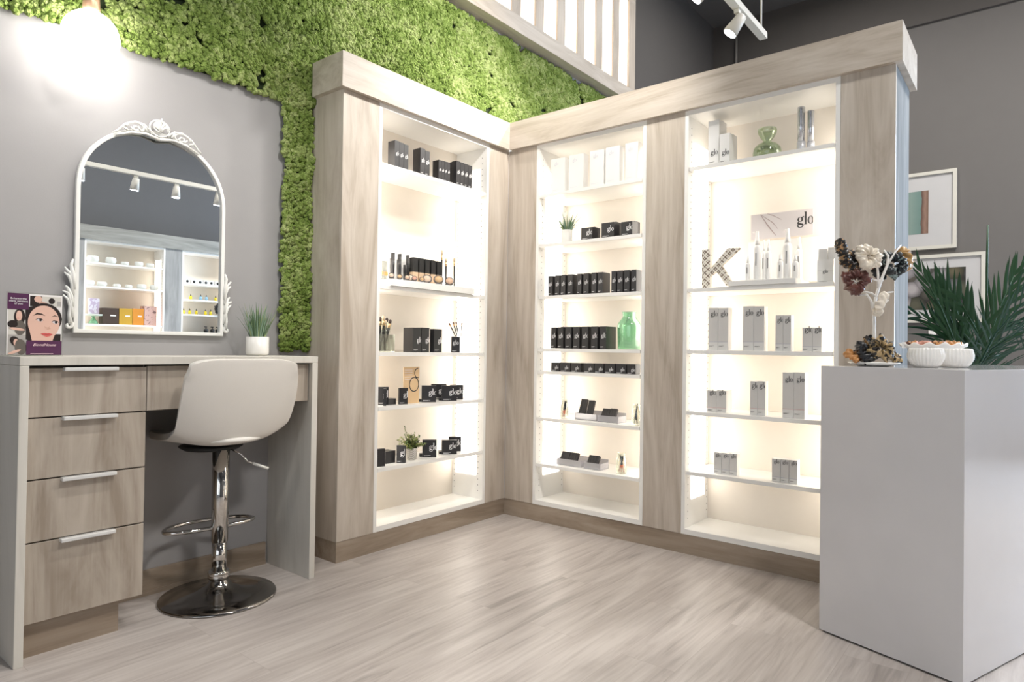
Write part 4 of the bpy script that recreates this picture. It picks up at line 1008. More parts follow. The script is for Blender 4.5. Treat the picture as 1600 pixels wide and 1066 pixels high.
# ------------------------------------------------------------------ globe wall lamp
gp = (-.2575, -.15, 1.982)
t = thing('globe_wall_lamp', (gp[0], -.01, gp[2]+.1), 'lit round white globe wall lamp above the mirror', 'wall lamp')
MB().lathe([(0.0001, -.086)]+[(.086*math.sin(PI*k/20), -.086*math.cos(PI*k/20)) for k in range(1, 19)]+[(.026, .082)], 40, c=gp).build('glass_globe', emit('globe_light', (1, .955, .90), GLOBE), t)
MB().lathe([(.022, .083), (.026, .095), (.024, .14), (.014, .165), (.012, .20)], 24, c=gp).build('lamp_holder', plain('copper', (.55, .34, .22), .35, .5), t)
MB().tube([(gp[0], gp[1], gp[2]+.19), (gp[0], gp[1]+.05, gp[2]+.215), (gp[0], -.05, gp[2]+.215)], .009, 10).lathe([(.0, 0), (.045, 0), (.045, .012), (0, .012)], 24).build('arm', plain('copper', (.55, .34, .22), .35, .5), t) if False else \
MB().tube([(gp[0], gp[1], gp[2]+.19), (gp[0], gp[1]+.03, gp[2]+.215), (gp[0], -.046, gp[2]+.215)], .009, 10).build('arm', plain('copper', (.55, .34, .22), .35, .5), t)

# ------------------------------------------------------------------ brochure stand on the desk
y_ = -.15
pa, pb, pt = at(10, 556, 1, y_), at(96, 556, 1, y_), at(12, 457, 1, y_)
bw, bh = pb.x-pa.x, pt.z-.911
bx0 = pa.x
t = thing('brochure_stand', (bx0+bw/2, y_, .911), 'clear stand with a purple beauty brochure of women at the left end of the desk', 'brochure')
MB().box((bx0-.003, y_+.0035, .9112), (bx0+bw+.003, y_+.006, .911+bh+.004)).box((bx0-.003, y_-.004, .9112), (bx0+bw+.003, y_+.0035, .9125)).box((bx0, y_+.006, .9112), (bx0+bw, y_+.06, .9125)).build('acrylic_holder', G_clear, t)
cols = [('paper_white', (.80, .78, .77)), ('plum', (.085, .022, .075)), ('hair_dark', (.02, .013, .012)), ('skin_light', (.72, .47, .38)), ('skin_shade', (.60, .36, .28)), ('lip', (.62, .12, .11)), ('eye_white', (.65, .6, .62)), ('photo_grey', (.40, .38, .36)), ('photo_pale', (.62, .60, .55)), ('jacket', (.13, .115, .10))]
bm_ = [plain(a, c, .35) for a, c in cols]
br = MB(); layer = [0]
def poly2(mi, pts, dy=None):
    layer[0] += 1; yy = y_+.003-.00006*layer[0]
    br.mat(mi).add([(bx0+x*bw, yy, .9127+z*(bh-.002)) for x, z in pts], [tuple(range(len(pts)))])
def ell(mi, cx_, cz_, rx, rz, rot=0, n=22, a0=0, a1=2*PI):
    poly2(mi, [(cx_+rx*math.cos(a)*math.cos(rot)-rz*math.sin(a)*math.sin(rot), cz_+rx*math.cos(a)*math.sin(rot)+rz*math.sin(a)*math.cos(rot)) for a in [a0+(a1-a0)*k/n for k in range(n if a1-a0 > 6 else n+1)]])
def rect(mi, x0, z0, x1, z1): poly2(mi, [(x0, z0), (x1, z0), (x1, z1), (x0, z1)])
rect(0, 0, 0, 1, 1)
rect(8, .02, .30, .34, .74); rect(7, .02, 0, .34, .33)                # small photos at the left
rect(8, .40, .80, .98, .97); rect(2, .40, .80, .62, .97); ell(3, .55, .92, .075, .055); ell(4, .66, .84, .10, .035, -.2); ell(2, .80, .90, .06, .05); rect(7, .90, .82, .98, .9)
ell(2, .22, .62, .10, .13); ell(3, .21, .635, .055, .085); ell(5, .195, .595, .018, .008); ell(9, .23, .44, .10, .12); ell(2, .10, .50, .09, .06); ell(3, .18, .42, .14, .022, -.1)
ell(2, .15, .22, .10, .07, -.6); ell(3, .17, .20, .05, .06, .3); ell(9, .25, .13, .10, .13, .3); ell(3, .14, .05, .12, .022, .3)
ell(2, .66, .60, .34, .26); poly2(2, [(.32, .78), (.34, .25), (.46, .2), (.46, .8)]); rect(2, .62, .10, .98, .35)
rect(1, .0, .74, .38, 1.0)                                            # plum heading block
ell(3, .66, .535, .295, .285, -.12, 30); poly2(3, [(.40, .40), (.45, .22), (.82, .22), (.90, .42), (.7, .6)])
ell(4, .72, .47, .05, .02); ell(3, .72, .49, .05, .03)
poly2(2, [(.455, .645), (.53, .695), (.62, .685), (.69, .645), (.62, .665), (.53, .668)]); poly2(2, [(.79, .635), (.86, .665), (.93, .64), (.86, .65)])
for ex, ez in ((.58, .575), (.87, .545)): ell(6, ex, ez, .055, .020, -.1); ell(2, ex+.015, ez+.002, .024, .022); poly2(2, [(ex-.085, ez+.0), (ex-.03, ez+.033), (ex+.04, ez+.025), (ex+.075, ez-.01), (ex+.03, ez+.015), (ex-.03, ez+.02)])
poly2(4, [(.68, .44), (.73, .425), (.79, .435), (.77, .45), (.72, .44)])
poly2(5, [(.60, .355), (.68, .365), (.72, .360), (.76, .365), (.83, .345), (.78, .315), (.71, .300), (.65, .325)]); poly2(2, [(.62, .348), (.72, .342), (.82, .345), (.72, .337)])
rect(1, .345, .0, 1, .235)
br.mat(0)
br.build('brochure', bm_, t)
def text(body, size, loc, m_, parent, name='lettering', shear=0, rot=(PI/2, 0, 0), align='CENTER'):
    c_ = bpy.data.curves.new(name, 'FONT'); c_.body = body; c_.size = size; c_.shear = shear; c_.align_x = align; c_.extrude = .00005
    tmp = bpy.data.objects.new('tmp', c_); me = bpy.data.meshes.new_from_object(tmp)
    bpy.data.objects.remove(tmp); o = bpy.data.objects.new(name, me); COL.objects.link(o)
    me.materials.clear(); me.materials.append(m_)
    o.location = Vector(loc)-world_loc(parent); o.rotation_euler = rot; o.parent = parent; return o
for i, s_ in enumerate(('Enhance the', 'many versions', 'of you')):
    text(s_, .0085, (bx0+bw*.19, y_-.0012, .911+bh*(.90-.04*i)), M_inkw, t)
text('BlondHouse', .0125, (bx0+bw*.67, y_-.0012, .911+bh*.155), plain('pink_ink', (.85, .62, .66), .5), t, shear=.4)
MB().box((bx0+bw*.42, y_-.0012, .911+bh*.028), (bx0+bw*.84, y_-.001, .911+bh*.034)).build('text_line', plain('pink_ink', (.85, .62, .66), .5), t)

# ------------------------------------------------------------------ white counter
QA = .33282; q0 = Vector((1.3631, -2.0540)); e1 = Vector((-math.sin(QA), -math.cos(QA))); e2 = Vector((math.cos(QA), -math.sin(QA)))
q1 = q0+e1*.4437; LN = 1.25; HC = .91
def Q(a, b, z): p = q0+e1*a+e2*b; return (p.x, p.y, z)
t = thing('reception_counter', Q(.22, .6, 0), 'glossy white block counter at the right edge, holding scrunchies and bowls', 'counter')
mb = MB().add([Q(0, 0, .006), Q(.4437, 0, .006), Q(.4437, LN, .006), Q(0, LN, .006), Q(0, 0, HC), Q(.4437, 0, HC), Q(.4437, LN, HC), Q(0, LN, HC)], [(0, 3, 2, 1), (4, 5, 6, 7), (0, 1, 5, 4), (1, 2, 6, 5), (2, 3, 7, 6), (3, 0, 4, 7)])
mb.build('counter_body', M_counter, t, bevel=.0015)
MB().add([Q(.01, .01, 0), Q(.4337, .01, 0), Q(.4337, LN-.01, 0), Q(.01, LN-.01, 0), Q(.01, .01, .006), Q(.4337, .01, .006), Q(.4337, LN-.01, .006), Q(.01, LN-.01, .006)], [(0, 3, 2, 1), (4, 5, 6, 7), (0, 1, 5, 4), (1, 2, 6, 5), (2, 3, 7, 6), (3, 0, 4, 7)]).build('shadow_gap_base', M_blackm, t)

# scrunchies
def scrunchie(c_, R, r, m_, label, group, seedv, rot=(0, 0, 0), squash=1.0):
    rnd = random.Random(seedv); nu, nv = 96, 18; vs, fs = [], []; ph = [rnd.uniform(0, 6.28) for _ in range(6)]
    Mt = Matrix.Rotation(rot[2], 3, 'Z') @ Matrix.Rotation(rot[1], 3, 'Y') @ Matrix.Rotation(rot[0], 3, 'X')
    for i in range(nu):
        a = 2*PI*i/nu
        for j in range(nv):
            b = 2*PI*j/nv
            cb = Vector((math.cos(a)*R*95, math.sin(a)*R*95, 0)); q = r*(1+.75*noise.noise(cb*1.0+Vector((math.cos(b)*1.1+seedv*3.1, math.sin(b)*1.1, ph[0]+a*.5)))+.45*noise.noise(cb*2.3+Vector((math.cos(b)*.9, math.sin(b)*.9+seedv, ph[1]))))
            RR = R*(1+.10*math.sin(3*a+ph[3])+.07*math.sin(5*a+ph[4]))
            p = Vector(((RR+q*math.cos(b))*math.cos(a), (RR+q*math.cos(b))*math.sin(a)*squash, q*math.sin(b)+r*.5*noise.noise(Vector((math.cos(a)*3, math.sin(a)*3, seedv)))))
            vs.append(Mt @ p)
    for i in range(nu):
        for j in range(nv):
            i2, j2 = (i+1) % nu, (j+1) % nv; fs.append((i*nv+j, i2*nv+j, i2*nv+j2, i*nv+j2))
    o = MB().add(vs, fs, True).build('hair_scrunchie', m_, loc=c_, local=True); tag(o, label, 'scrunchie', group); return o
T0 = 2.27
FWD = math.atan2(.627, .779)
# tree stand
tp = far(1365, 560, T0+.01); zb = HC+.0005
bse = (tp.x, tp.y, zb+.016)
t = thing('jewellery_tree', (tp.x, tp.y, zb), 'white branching jewellery tree hung with scrunchies on the counter', 'display stand')
def TP(u, v, dt=0): return far(u, v, T0+.01+dt)
tr = MB()
base_pt = Vector((tp.x, tp.y, zb+.018))
tr.tube([base_pt, TP(1366, 525), TP(1365.5, 480), TP(1369, 462), TP(1376, 440), TP(1386, 415), TP(1388, 400), TP(1381, 391)], [.0062, .0055, .0052, .005, .005, .0045, .004, .003], 10)
tr.tube([TP(1365.5, 490), TP(1361, 470), TP(1354, 460), TP(1340, 462)], [.005, .0045, .004, .003], 8)
tr.tube([TP(1369, 464), TP(1362, 458), TP(1352, 456), TP(1333, 455, -.02)], [.004, .0035, .003, .002], 8)
tr.tube([TP(1372, 455), TP(1372, 430), TP(1370, 410, -.01), TP(1362, 392, -.02)], [.0042, .004, .0035, .003], 8)
tr.tube([TP(1380, 438), TP(1370, 438.5), TP(1358, 434), TP(1340, 445, -.01), TP(1334, 438, -.03)], [.004, .0035, .003, .003, .002], 8)
tr.tube([TP(1378, 460), TP(1388, 457), TP(1396, 456)], [.004, .003, .0025], 8)
tr.tube([TP(1386, 415), TP(1398, 395, .01), TP(1408, 383, .02)], [.004, .003, .002], 8)
tr.tube([TP(1358, 434), TP(1330, 415, .01), TP(1322, 403, .01)], [.0035, .003, .002], 8)
tr.build('branches', M_ceramic, t)
g = 'scrunchies hung on the jewellery tree'
scr = [((1317, 394, .01), .030, .015, M_leod, 'black and tan leopard scrunchie at the upper left of the tree', (1.3, .3, .7)),
       ((1330, 408, .03), .022, .014, M_leod, 'dark leopard scrunchie between the tan and brown ones', (1.2, 0, .2)),
       ((1337, 440, -.02), .027, .0165, M_choc, 'chocolate brown satin scrunchie at the left of the tree', (1.35, 0, -.5)),
       ((1357, 402, -.03), .026, .0165, M_cream, 'large cream satin scrunchie at the top of the tree', (1.2, .2, -.3)),
       ((1372, 420, .05), .026, .014, M_bred, 'black and rose patterned scrunchie in the middle of the tree', (1.3, .2, .5)),
       ((1396, 413, .03), .030, .017, M_bflor, 'black floral scrunchie at the right of the tree', (1.25, -.2, -.2)),
       ((1414, 404, .074), .026, .015, M_gold, 'golden tan satin scrunchie at the far right of the tree', (1.3, .1, .9))]
for i, (p, R, r, m_, lab, rot) in enumerate(scr):
    scrunchie(TP(*p), R*1.02, r, m_, lab, g, 20+i, (rot[0], rot[1], rot[2]-.68))
scrunchie(TP(1377, 474, -.02), .030, .0125, M_cream, 'narrow cream scrunchie hanging below the branches', g, 40, (1.4, .2, .35), .35).rotation_euler = (0, PI/2*1.0, 0)
# tray with scrunchies
lath_ = MB().lathe([(.046, 0), (.062, .003), (.082, .012), (.080, .0135), (.062, .006), (0, .005)], 48).build('oval_dish', M_ceramic, loc=(tp.x, tp.y, zb), local=True)
tag(lath_, 'shallow white round dish under the jewellery tree, full of scrunchies', 'dish')
g = 'scrunchies lying in the round dish'
for i, (u, v, dt, R, r, m_, lab, rot) in enumerate(((1333, 556, -.02, .019, .011, M_ochre, 'ochre satin scrunchie at the left of the dish', (.5, .3, 0)),
        (1352, 552, -.03, .024, .016, M_blacks, 'plain black satin scrunchie in the dish', (1.0, .2, .2)), (1345, 557, .03, .02, .011, M_blacks, 'small black scrunchie at the back of the dish', (.6, 0, .4)),
        (1376, 545, -.04, .026, .0165, M_leo, 'large leopard scrunchie on top of the dish', (1.15, .2, -.6)), (1360, 537, .015, .020, .011, M_leod, 'dark leopard scrunchie piled highest by the trunk', (1.1, 0, .2)),
        (1394, 555, -.005, .023, .0125, M_leo, 'small leopard scrunchie at the right of the dish', (.7, .3, .5)))):
    scrunchie(TP(u, v, dt), R, r, m_, lab, g, 60+i, (rot[0], rot[1], rot[2]-.68))
# ribbed bowls and cake stand
for i, (u, tt) in enumerate(((1446.5, 2.18), (1492, 2.24))):
    p = far(u, 560, tt); r = 25*tt/FPX
    o = MB().lathe([(r*.62, 0), (r*.80, .010), (r*.97, .028), (r, .042), (r*.93, .058), (r*.88, .064), (r*.83, .064), (r*.9, .055), (r*.94, .04), (r*.75, .012), (0, .008)], 120, rib=.035, nr=30).build('ribbed_bowl', M_ceramic, loc=(p.x, p.y, HC+.0006), local=True)
    tag(o, '%s ribbed white bowl on the counter in front of the cake stand' % ('left', 'right')[i], 'bowl', 'ribbed bowls')
p = far(1457.5, 545, 2.46); cs = Vector((p.x, p.y, HC+.0006)); r = 45*2.46/FPX
t = thing('cake_stand', cs, 'white scalloped cake stand behind the ribbed bowls', 'cake stand')
MB().lathe([(.055, 0), (.050, .006), (.022, .02), (.020, .058), (.05, .066)], 32).build('foot', M_ceramic, t, local=True)
vs, fs = [], []; nn = 96
for rr, zz, wv in ((.0, .068, 0), (r*.5, .068, 0), (r*.85, .072, .1), (r, .082, 1), (r, .077, 1), (r*.85, .066, .1), (.05, .0662, 0)):
    for k in range(nn): a = 2*PI*k/nn; vs.append((rr*math.cos(a)*(1+.02*wv*math.cos(14*a)), rr*math.sin(a)*(1+.02*wv*math.cos(14*a)), zz+.005*wv*math.cos(14*a)))
for i in range(6):
    for k in range(nn): fs.append((i*nn+k, i*nn+(k+1) % nn, (i+1)*nn+(k+1) % nn, (i+1)*nn+k))
MB().add(vs, fs, True).build('scalloped_plate', M_ceramic, t, local=True)
tort = spotted('tortoiseshell', (.55, .26, .09), (.09, .03, .015), 50, .52, .25)
for i in range(8):
    a = 2*PI*i/8+.3; rr = r*.62
    o = scrunchie((cs.x+rr*math.cos(a), cs.y+rr*math.sin(a), cs.z+.082), .022, .007, (tort, M_ochre, tort, plain('dusty_pink', (.55, .25, .18), .5))[i % 4], '', 'hair ties on the cake stand', 80+i, (.1, .1, a))
    nm = ('tortoiseshell', 'ochre', 'tortoiseshell', 'dusty pink')[i % 4]
    o.name = 'hair_tie'; o['label'] = '%s hair tie on the cake stand, %s' % (nm, ('right side', 'back right', 'back', 'back left', 'left side', 'front left', 'front', 'front right')[i]); o['category'] = 'hair tie'
p = Vector((cs.x, cs.y, 0))-Vector((_r.x, _r.y, 0)).normalized()*(r*1.0)
tag(MB().box((-.009, -.0005, 0), (.009, .0005, .022)).build('price_tag', M_wcart, loc=(p.x, p.y, HC+.066), rotz=-.68, local=True), 'tiny white price tag hanging off the left rim of the cake stand', 'tag')

# ------------------------------------------------------------------ palm behind the counter
PB = Vector((3.35, -2.36, 0))
t = thing('potted_palm', PB, 'tall dark green potted palm standing behind the white counter', 'palm')
MB().lathe([(.15, 0), (.17, .01), (.20, .38), (.21, .40), (.18, .40), (.17, .35), (0, .34)], 36).build('pot', plain('grey_pot', (.25, .25, .26), .6), t, local=True)
MB().lathe([(.16, .341), (.05, .36), (0, .365)], 24).build('soil', plain('soil', (.04, .03, .02), .9), t, local=True)
def frond(pts, n, L0, wd, ang, m_, both=(1, 1), seedv=0, droop=.25, plane=None):
    """pts: world points of the rachis; leaflets leave it in the plane spanned by the rachis and the side vector"""
    rnd = random.Random(seedv); pts = [Vector(p) for p in pts]; mb = MB(); mb.tube(pts, [.006-.004*i/(len(pts)-1) for i in range(len(pts))], 6)
    seg = [(pts[i+1]-pts[i]).length for i in range(len(pts)-1)]; tot = sum(seg)
    side0 = Vector(plane) if plane else _r
    for k in range(n):
        d = tot*(.30+.70*k/(n-1)) if n > 1 else 0; i = 0; dd = d
        while i < len(seg)-1 and dd > seg[i]: dd -= seg[i]; i += 1
        p = pts[i]+(pts[i+1]-pts[i])*min(1, dd/seg[i]); tg = (pts[i+1]-pts[i]).normalized()
        nrm = tg.cross(side0).normalized(); sd = nrm.cross(tg).normalized()
        f_ = k/(n-1); L = L0*(.55+.9*math.sin(PI*(.15+.75*f_)))*rnd.uniform(.85, 1.1)*.72
        for sg in (-1, 1):
            if not both[(sg+1)//2]: continue
            a = ang*(1-.55*f_)+rnd.uniform(-.06, .06); dr = (tg*math.cos(a)+sd*sg*math.sin(a)+nrm*rnd.uniform(-.15, .15)).normalized()
            q = p.copy(); vs = []; m2 = 5
            wv = dr.cross(nrm).normalized()
            for j in range(m2+1):
                e = j/m2; hw = wd*.5*math.sin(PI*min(1, .12+.88*(e**.8)))**.7*(1-e*.15) if j < m2 else .0004
                vs += [q-wv*hw+nrm*hw*.25, q, q+wv*hw+nrm*hw*.25]
                dr = (dr-Vector((0, 0, droop/m2))).normalized(); q = q+dr*L/m2
            fs = []
            for j in range(m2): a_ = 3*j; fs += [(a_, a_+1, a_+4, a_+3), (a_+1, a_+2, a_+5, a_+4)]
            mb.add(vs, fs, True)
    return mb.build('frond', m_, t)
def PP(u, v, tt): return far(u, v, tt)
B0 = PB+Vector((0, 0, .36))
frond([B0, PP(1502, 560, 3.5), PP(1488, 505, 3.45), PP(1466, 450, 3.4)], 14, .27, .020, .42, M_palm, seedv=1, droop=-.12)
frond([B0, PP(1496, 545, 3.3), PP(1470, 480, 3.25), PP(1440, 425, 3.2)], 11, .22, .017, .35, M_palm, seedv=2, droop=-.1)
frond([B0, PP(1532, 560, 3.7), PP(1560, 500, 3.7), PP(1602, 440, 3.7)], 11, .33, .024, .85, M_palm, (1, 1), seedv=3, droop=.0)
frond([B0, PP(1530, 570, 3.3), PP(1556, 520, 3.2), PP(1600, 472, 3.1), PP(1650, 455, 3.0)], 22, .30, .010, .95, M_palm2, (1, 1), seedv=4, droop=.3)
frond([B0, PP(1530, 575, 3.4), PP(1550, 545, 3.3), PP(1590, 520, 3.2), PP(1640, 515, 3.1)], 22, .26, .010, 1.0, M_palm2, (1, 1), seedv=5, droop=.35)
frond([B0, PP(1505, 570, 3.6), PP(1480, 530, 3.6), PP(1448, 500, 3.6), PP(1424, 490, 3.6)], 12, .20, .016, .7, M_palm2, seedv=6, droop=.3)
frond([B0, PP(1520, 565, 3.4), PP(1528, 520, 3.4), PP(1500, 470, 3.35)], 10, .27, .028, .8, M_palm, seedv=7, droop=.15)
frond([B0, PP(1530, 560, 3.9), PP(1550, 520, 3.9), PP(1575, 500, 3.9), PP(1600, 520, 3.9)], 14, .25, .014, .8, M_palm2, seedv=8, droop=.3)
frond([B0, PP(1505, 575, 3.2), PP(1500, 555, 3.15), PP(1480, 540, 3.1), PP(1445, 548, 3.05)], 12, .16, .014, .8, M_palm, seedv=9, droop=.3)
frond([B0, PP(1515, 560, 3.5), PP(1500, 500, 3.5), PP(1482, 450, 3.5)], 15, .26, .020, .5, M_palm, seedv=10, droop=-.05)
frond([B0, PP(1512, 570, 3.3), PP(1490, 535, 3.3), PP(1462, 505, 3.3)], 14, .22, .018, .6, M_palm, seedv=11, droop=.1)
frond([B0, PP(1535, 560, 3.6), PP(1548, 520, 3.6), PP(1562, 480, 3.6), PP(1585, 430, 3.6)], 13, .26, .024, .6, M_palm, seedv=12, droop=.0)
MB().tube([B0, PP(1541, 500, 3.6), PP(1542, 420, 3.6), PP(1543.5, 352, 3.6)], [.004, .005, .006, .004], 8).build('spear_leaf', M_palm, t)

# ------------------------------------------------------------------ framed pictures on the far wall
def picture(y0, y1, z0, z1, py0, py1, pz0, pz1, m_, label):
    """y0 is the left (far) side, y1 the right"""
    X = X1; t = thing('framed_picture', (X-.015, (y0+y1)/2, z0), label, 'picture', 'framed pictures on the far wall'); f = .028
    fb = MB().box((X-.03, y0, z0), (X-.001, y0-f, z1)).box((X-.03, y1+f, z0), (X-.001, y1, z1)).box((X-.03, y0-f, z0), (X-.001, y1+f, z0+f)).box((X-.03, y0-f, z1-f), (X-.001, y1+f, z1))
    fb.build('frame', plain('picture_frame', (.60, .58, .52), .4), t)
    MB().box((X-.012, y0-f, z0+f), (X-.004, y1+f, z1-f)).build('mat_board', plain('mat_board', (.50, .495, .50), .6), t)
    MB().box((X-.0135, py0, pz0), (X-.0122, py1, pz1)).build('photo_print', m_, t)
    return t
def stones():
    m_, nt, b = nodes('stones_photo'); N = nt.nodes.new; L = nt.links.new
    tc = N('ShaderNodeTexCoord'); v = N('ShaderNodeTexVoronoi'); v.inputs['Scale'].default_value = 9; L(tc.outputs['Object'], v.inputs['Vector'])
    sp = N('ShaderNodeSeparateColor'); L(v.outputs['Color'], sp.inputs[0])
    cr = N('ShaderNodeValToRGB'); L(sp.outputs[0], cr.inputs[0]); e = cr.color_ramp.elements; e[0].color = (.05, .06, .05, 1); e[1].color = (.40, .37, .38, 1)
    k = e.new(.35); k.color = (.12, .10, .05, 1); k = e.new(.7); k.color = (.18, .17, .18, 1)
    r = N('ShaderNodeMapRange'); r.inputs[1].default_value = .25; r.inputs[2].default_value = .75; r.inputs[3].default_value = 1; r.inputs[4].default_value = .12; L(v.outputs['Distance'], r.inputs[0])
    mx = N('ShaderNodeMix'); mx.data_type = 'RGBA'; mx.blend_type = 'MULTIPLY'; mx.inputs[0].default_value = 1; L(cr.outputs[0], mx.inputs[6]); L(r.outputs[0], mx.inputs[7])
    L(mx.outputs[2], b.inputs['Base Color']); return m_
def lake():
    m_, nt, b = nodes('lake_photo'); N = nt.nodes.new; L = nt.links.new
    tc = N('ShaderNodeTexCoord'); sp = N('ShaderNodeSeparateXYZ'); L(tc.outputs['Object'], sp.inputs[0])
    n = N('ShaderNodeTexNoise'); n.inputs['Scale'].default_value = 12; L(tc.outputs['Object'], n.inputs['Vector'])
    ad = N('ShaderNodeMath'); ad.operation = 'MULTIPLY_ADD'; ad.inputs[1].default_value = .03; L(n.outputs['Fac'], ad.inputs[0]); L(sp.outputs[1], ad.inputs[2])
    r = N('ShaderNodeMapRange'); r.inputs[1].default_value = .175; r.inputs[2].default_value = -.085; L(ad.outputs[0], r.inputs[0])
    cr = N('ShaderNodeValToRGB'); L(r.outputs[0], cr.inputs[0]); e = cr.color_ramp.elements
    e[0].color = (.10, .17, .16, 1); e[1].color = (.16, .09, .06, 1); k = e.new(.5); k.color = (.20, .28, .25, 1); k = e.new(.78); k.color = (.13, .22, .20, 1); k = e.new(.80); k.color = (.10, .05, .035, 1); k = e.new(.90); k.color = (.26, .16, .12, 1)
    L(cr.outputs[0], b.inputs['Base Color']); return m_
picture(-1.50, -2.102, 1.846, 2.508, -1.64, -1.90, 1.984, 2.352, lake(), 'upper white-framed picture of water and a post on the far wall')
picture(-1.55, -2.298, 1.222, 1.797, -1.62, -2.165, 1.331, 1.682, stones(), 'lower white-framed picture of river stones, behind the palm')
p = at(1457, 517, 0, X1)
tag(MB().box((X1-.012, p.y-.028, p.z-.035), (X1-.001, p.y+.028, p.z+.035)).build('light_switch', M_wcart, loc=(X1, p.y, p.z), bevel=.003), 'small white light switch plate below the pictures', 'light switch')

# ------------------------------------------------------------------ track lights
def track(x0, x1, y, z, label, heads, drops, power, tilt):
    t = thing('lighting_track', ((x0+x1)/2, y, z), label, 'light track')
    MB().box((x0, y-.024, z), (x1, y+.024, z+.04)).build('rail', M_track, t, bevel=.002)
    for d in drops: MB().cyl((d, y, z+.0405), (d, y, ZC-.001), .006, 8).build('suspension_rod', M_track, t)
    for i, (hx, aim, ln) in enumerate(heads):
        h = thing('track_spotlight', (hx, y, z-.001), ln, 'spotlight', 'spotlights on the tracks')
        MB().box((hx-.022, y-.014, z-.024), (hx+.022, y+.014, z-.001)).cyl((hx, y, z-.025), (hx, y, z-.055), .006, 10).build('mount', M_track, h)
        d = (Vector(aim)-Vector((hx, y, z-.09))).normalized(); c0 = Vector((hx, y, z-.075))
        a = c0-d*.045; b = c0+d*.075
        MB().tube([a, a+d*.004, b], [.026, .030, .043], 28).build('lamp_head', M_track, h)
        MB().tube([b+d*.0005, b+d*.002], .037, 28).build('lamp_lens', MATS['lens_glow'], h)
        l = bpy.data.lights.new('spot', 'SPOT'); l.energy = power*(.62 if hx < .6 else 1); l.spot_size = math.radians(95); l.spot_blend = .7; l.shadow_soft_size = .05; l.color = (1, .955, .89)
        lo = bpy.data.objects.new('spot_light', l); COL.objects.link(lo); lo.location = b+d*.02; lo.rotation_euler = d.to_track_quat('-Z', 'Y').to_euler()
    return t
emit('lens_glow', (.9, .92, 1), 14)
TY = -1.25
pA = at(1110, 0, 1, TY); pE = at(1193, 73, 1, TY); TZ = 2.965
hx1 = at(1152, 66, 1, TY).x; hx0 = at(1102, 22, 1, TY).x
track(-1.2, pE.x, TY, TZ, 'long white lighting track hanging above the corner cabinets', [
    (hx1, (2.30, -.45, 1.55), 'white track spotlight nearest the track end, above the cornice'), (hx0, (1.65, -.3, 1.75), 'white track spotlight second from the track end'),
    (1.62, (1.5, -.05, 2.3), 'white track spotlight above the inner corner'), (1.0, (1.83, -.65, 1.95), 'white track spotlight above the open floor'), (.42, (.12, -.3, .6), 'white track spotlight above the bar stool'), (-.25, (-.35, -.4, .5), 'white track spotlight above the drawer pedestal')],
    [pE.x-.05, 1.3, -.6], SPOT_W, 0)
track(.5, 3.6, -4.45, 2.64, 'white lighting track at the far side of the room, seen in the mirror', [
    (at(124.7, 271, 1, 4.45).x, (1.0, -4.75, 0), 'leftmost spotlight reflected in the mirror'), (at(210.4, 286, 1, 4.45).x, (1.45, -4.9, 0), 'second spotlight reflected in the mirror'), (at(274, 302, 1, 4.45).x, (1.9, -4.4, 0), 'third spotlight reflected in the mirror'), (at(339, 314, 1, 4.45).x, (2.5, -4.9, 0), 'rightmost spotlight reflected in the mirror')],
    [1.1, 3.2], 34, 0)
pc = at(1205, 40, 1, -.06)
tag(MB().cyl((5.44, -.25, 2.0), (5.44, -.25, ZC-.001), .012, 10).build('conduit', plain('conduit', (.30, .28, .26), .5), loc=(5.44, -.25, 2)), 'thin grey vertical conduit on the dark corner wall', 'pipe')

for i, (x_, y_, pw, nm) in enumerate(((.3, -3.7, 66, 'added round fill lamp over the open floor behind the camera'), (3.4, -3.3, 90, 'added round fill lamp over the counter'), (4.1, -1.3, 22, 'added round fill lamp over the passage behind the cabinets'))):  # unseen ceiling lamps, added to lift the ambient light in the room
    c_ = thing('added_fill_lamp', (x_, y_, ZC-.001), nm, 'added fill light')
    MB().lathe([(.26, -.07), (.27, -.06), (.27, -.0005), (0, -.0005)], 36).build('fill_lamp_housing', M_track, c_, local=True)
    MB().lathe([(0, -.071), (.255, -.0705)], 36).build('fill_lamp_diffuser', emit('fill_lamp_glow', (1, .97, .93), 3), c_, local=True)
    l = area('added_fill_light', (x_, y_, ZC-.08), (x_, y_, 0), .5, .5, pw, (1, .965, .92)); l.data.shape = 'DISK'

# ------------------------------------------------------------------ far side of the room, seen in the mirror
YC = -5.5
led_dim = emit('led_panel_dim', (1, .92, .82), 1.7)
wood('grey_wood_x', 0, (.20, .20, .185), (.27, .27, .25), (.34, .34, .32), seed=12)
CS = (1.845, 1.583, 1.163, .80, .45)
cabinet('lit cabinet with white bowls on the far side, reflected in the mirror', 2, 1.552, 2.40, YC, .27, list(CS), [(1.30, 1.5515, 'filler_panel'), (2.4005, 2.5975, 'filler_panel')], (.07, .225), wv='grey_wood_v', glow=led_dim)
CU = (1.698, 1.503, 1.32, 1.05)
cabinet('lit cabinet with yellow bottles on the far side, reflected in the mirror', 2, 2.598, 3.40, YC, .27, list(CU), [(3.4005, 3.7, 'filler_panel')], (.07, .225), wv='grey_wood_v', glow=led_dim)
c = MB().box((1.28, YC+.02, ZB), (3.72, YC-.27, ZT))
tag(c.build('cornice', 'grey_wood_x', loc=(2.5, YC, ZB)), 'pale wood cornice over the reflected far cabinets', 'cornice')
tag(MB().box((1.30, YC-.01, 0), (3.70, YC-.28, ZK-.0005)).build('toe_kick', 'kick_x', loc=(2.5, YC, 0)), 'wood toe kick under the reflected far cabinets', 'plinth')
YI = YC-.10
def mx_(u, v=405): return at(u, v, 1, -YI).x
gcer = plain('pale_ceramic', (.72, .74, .72), .3)
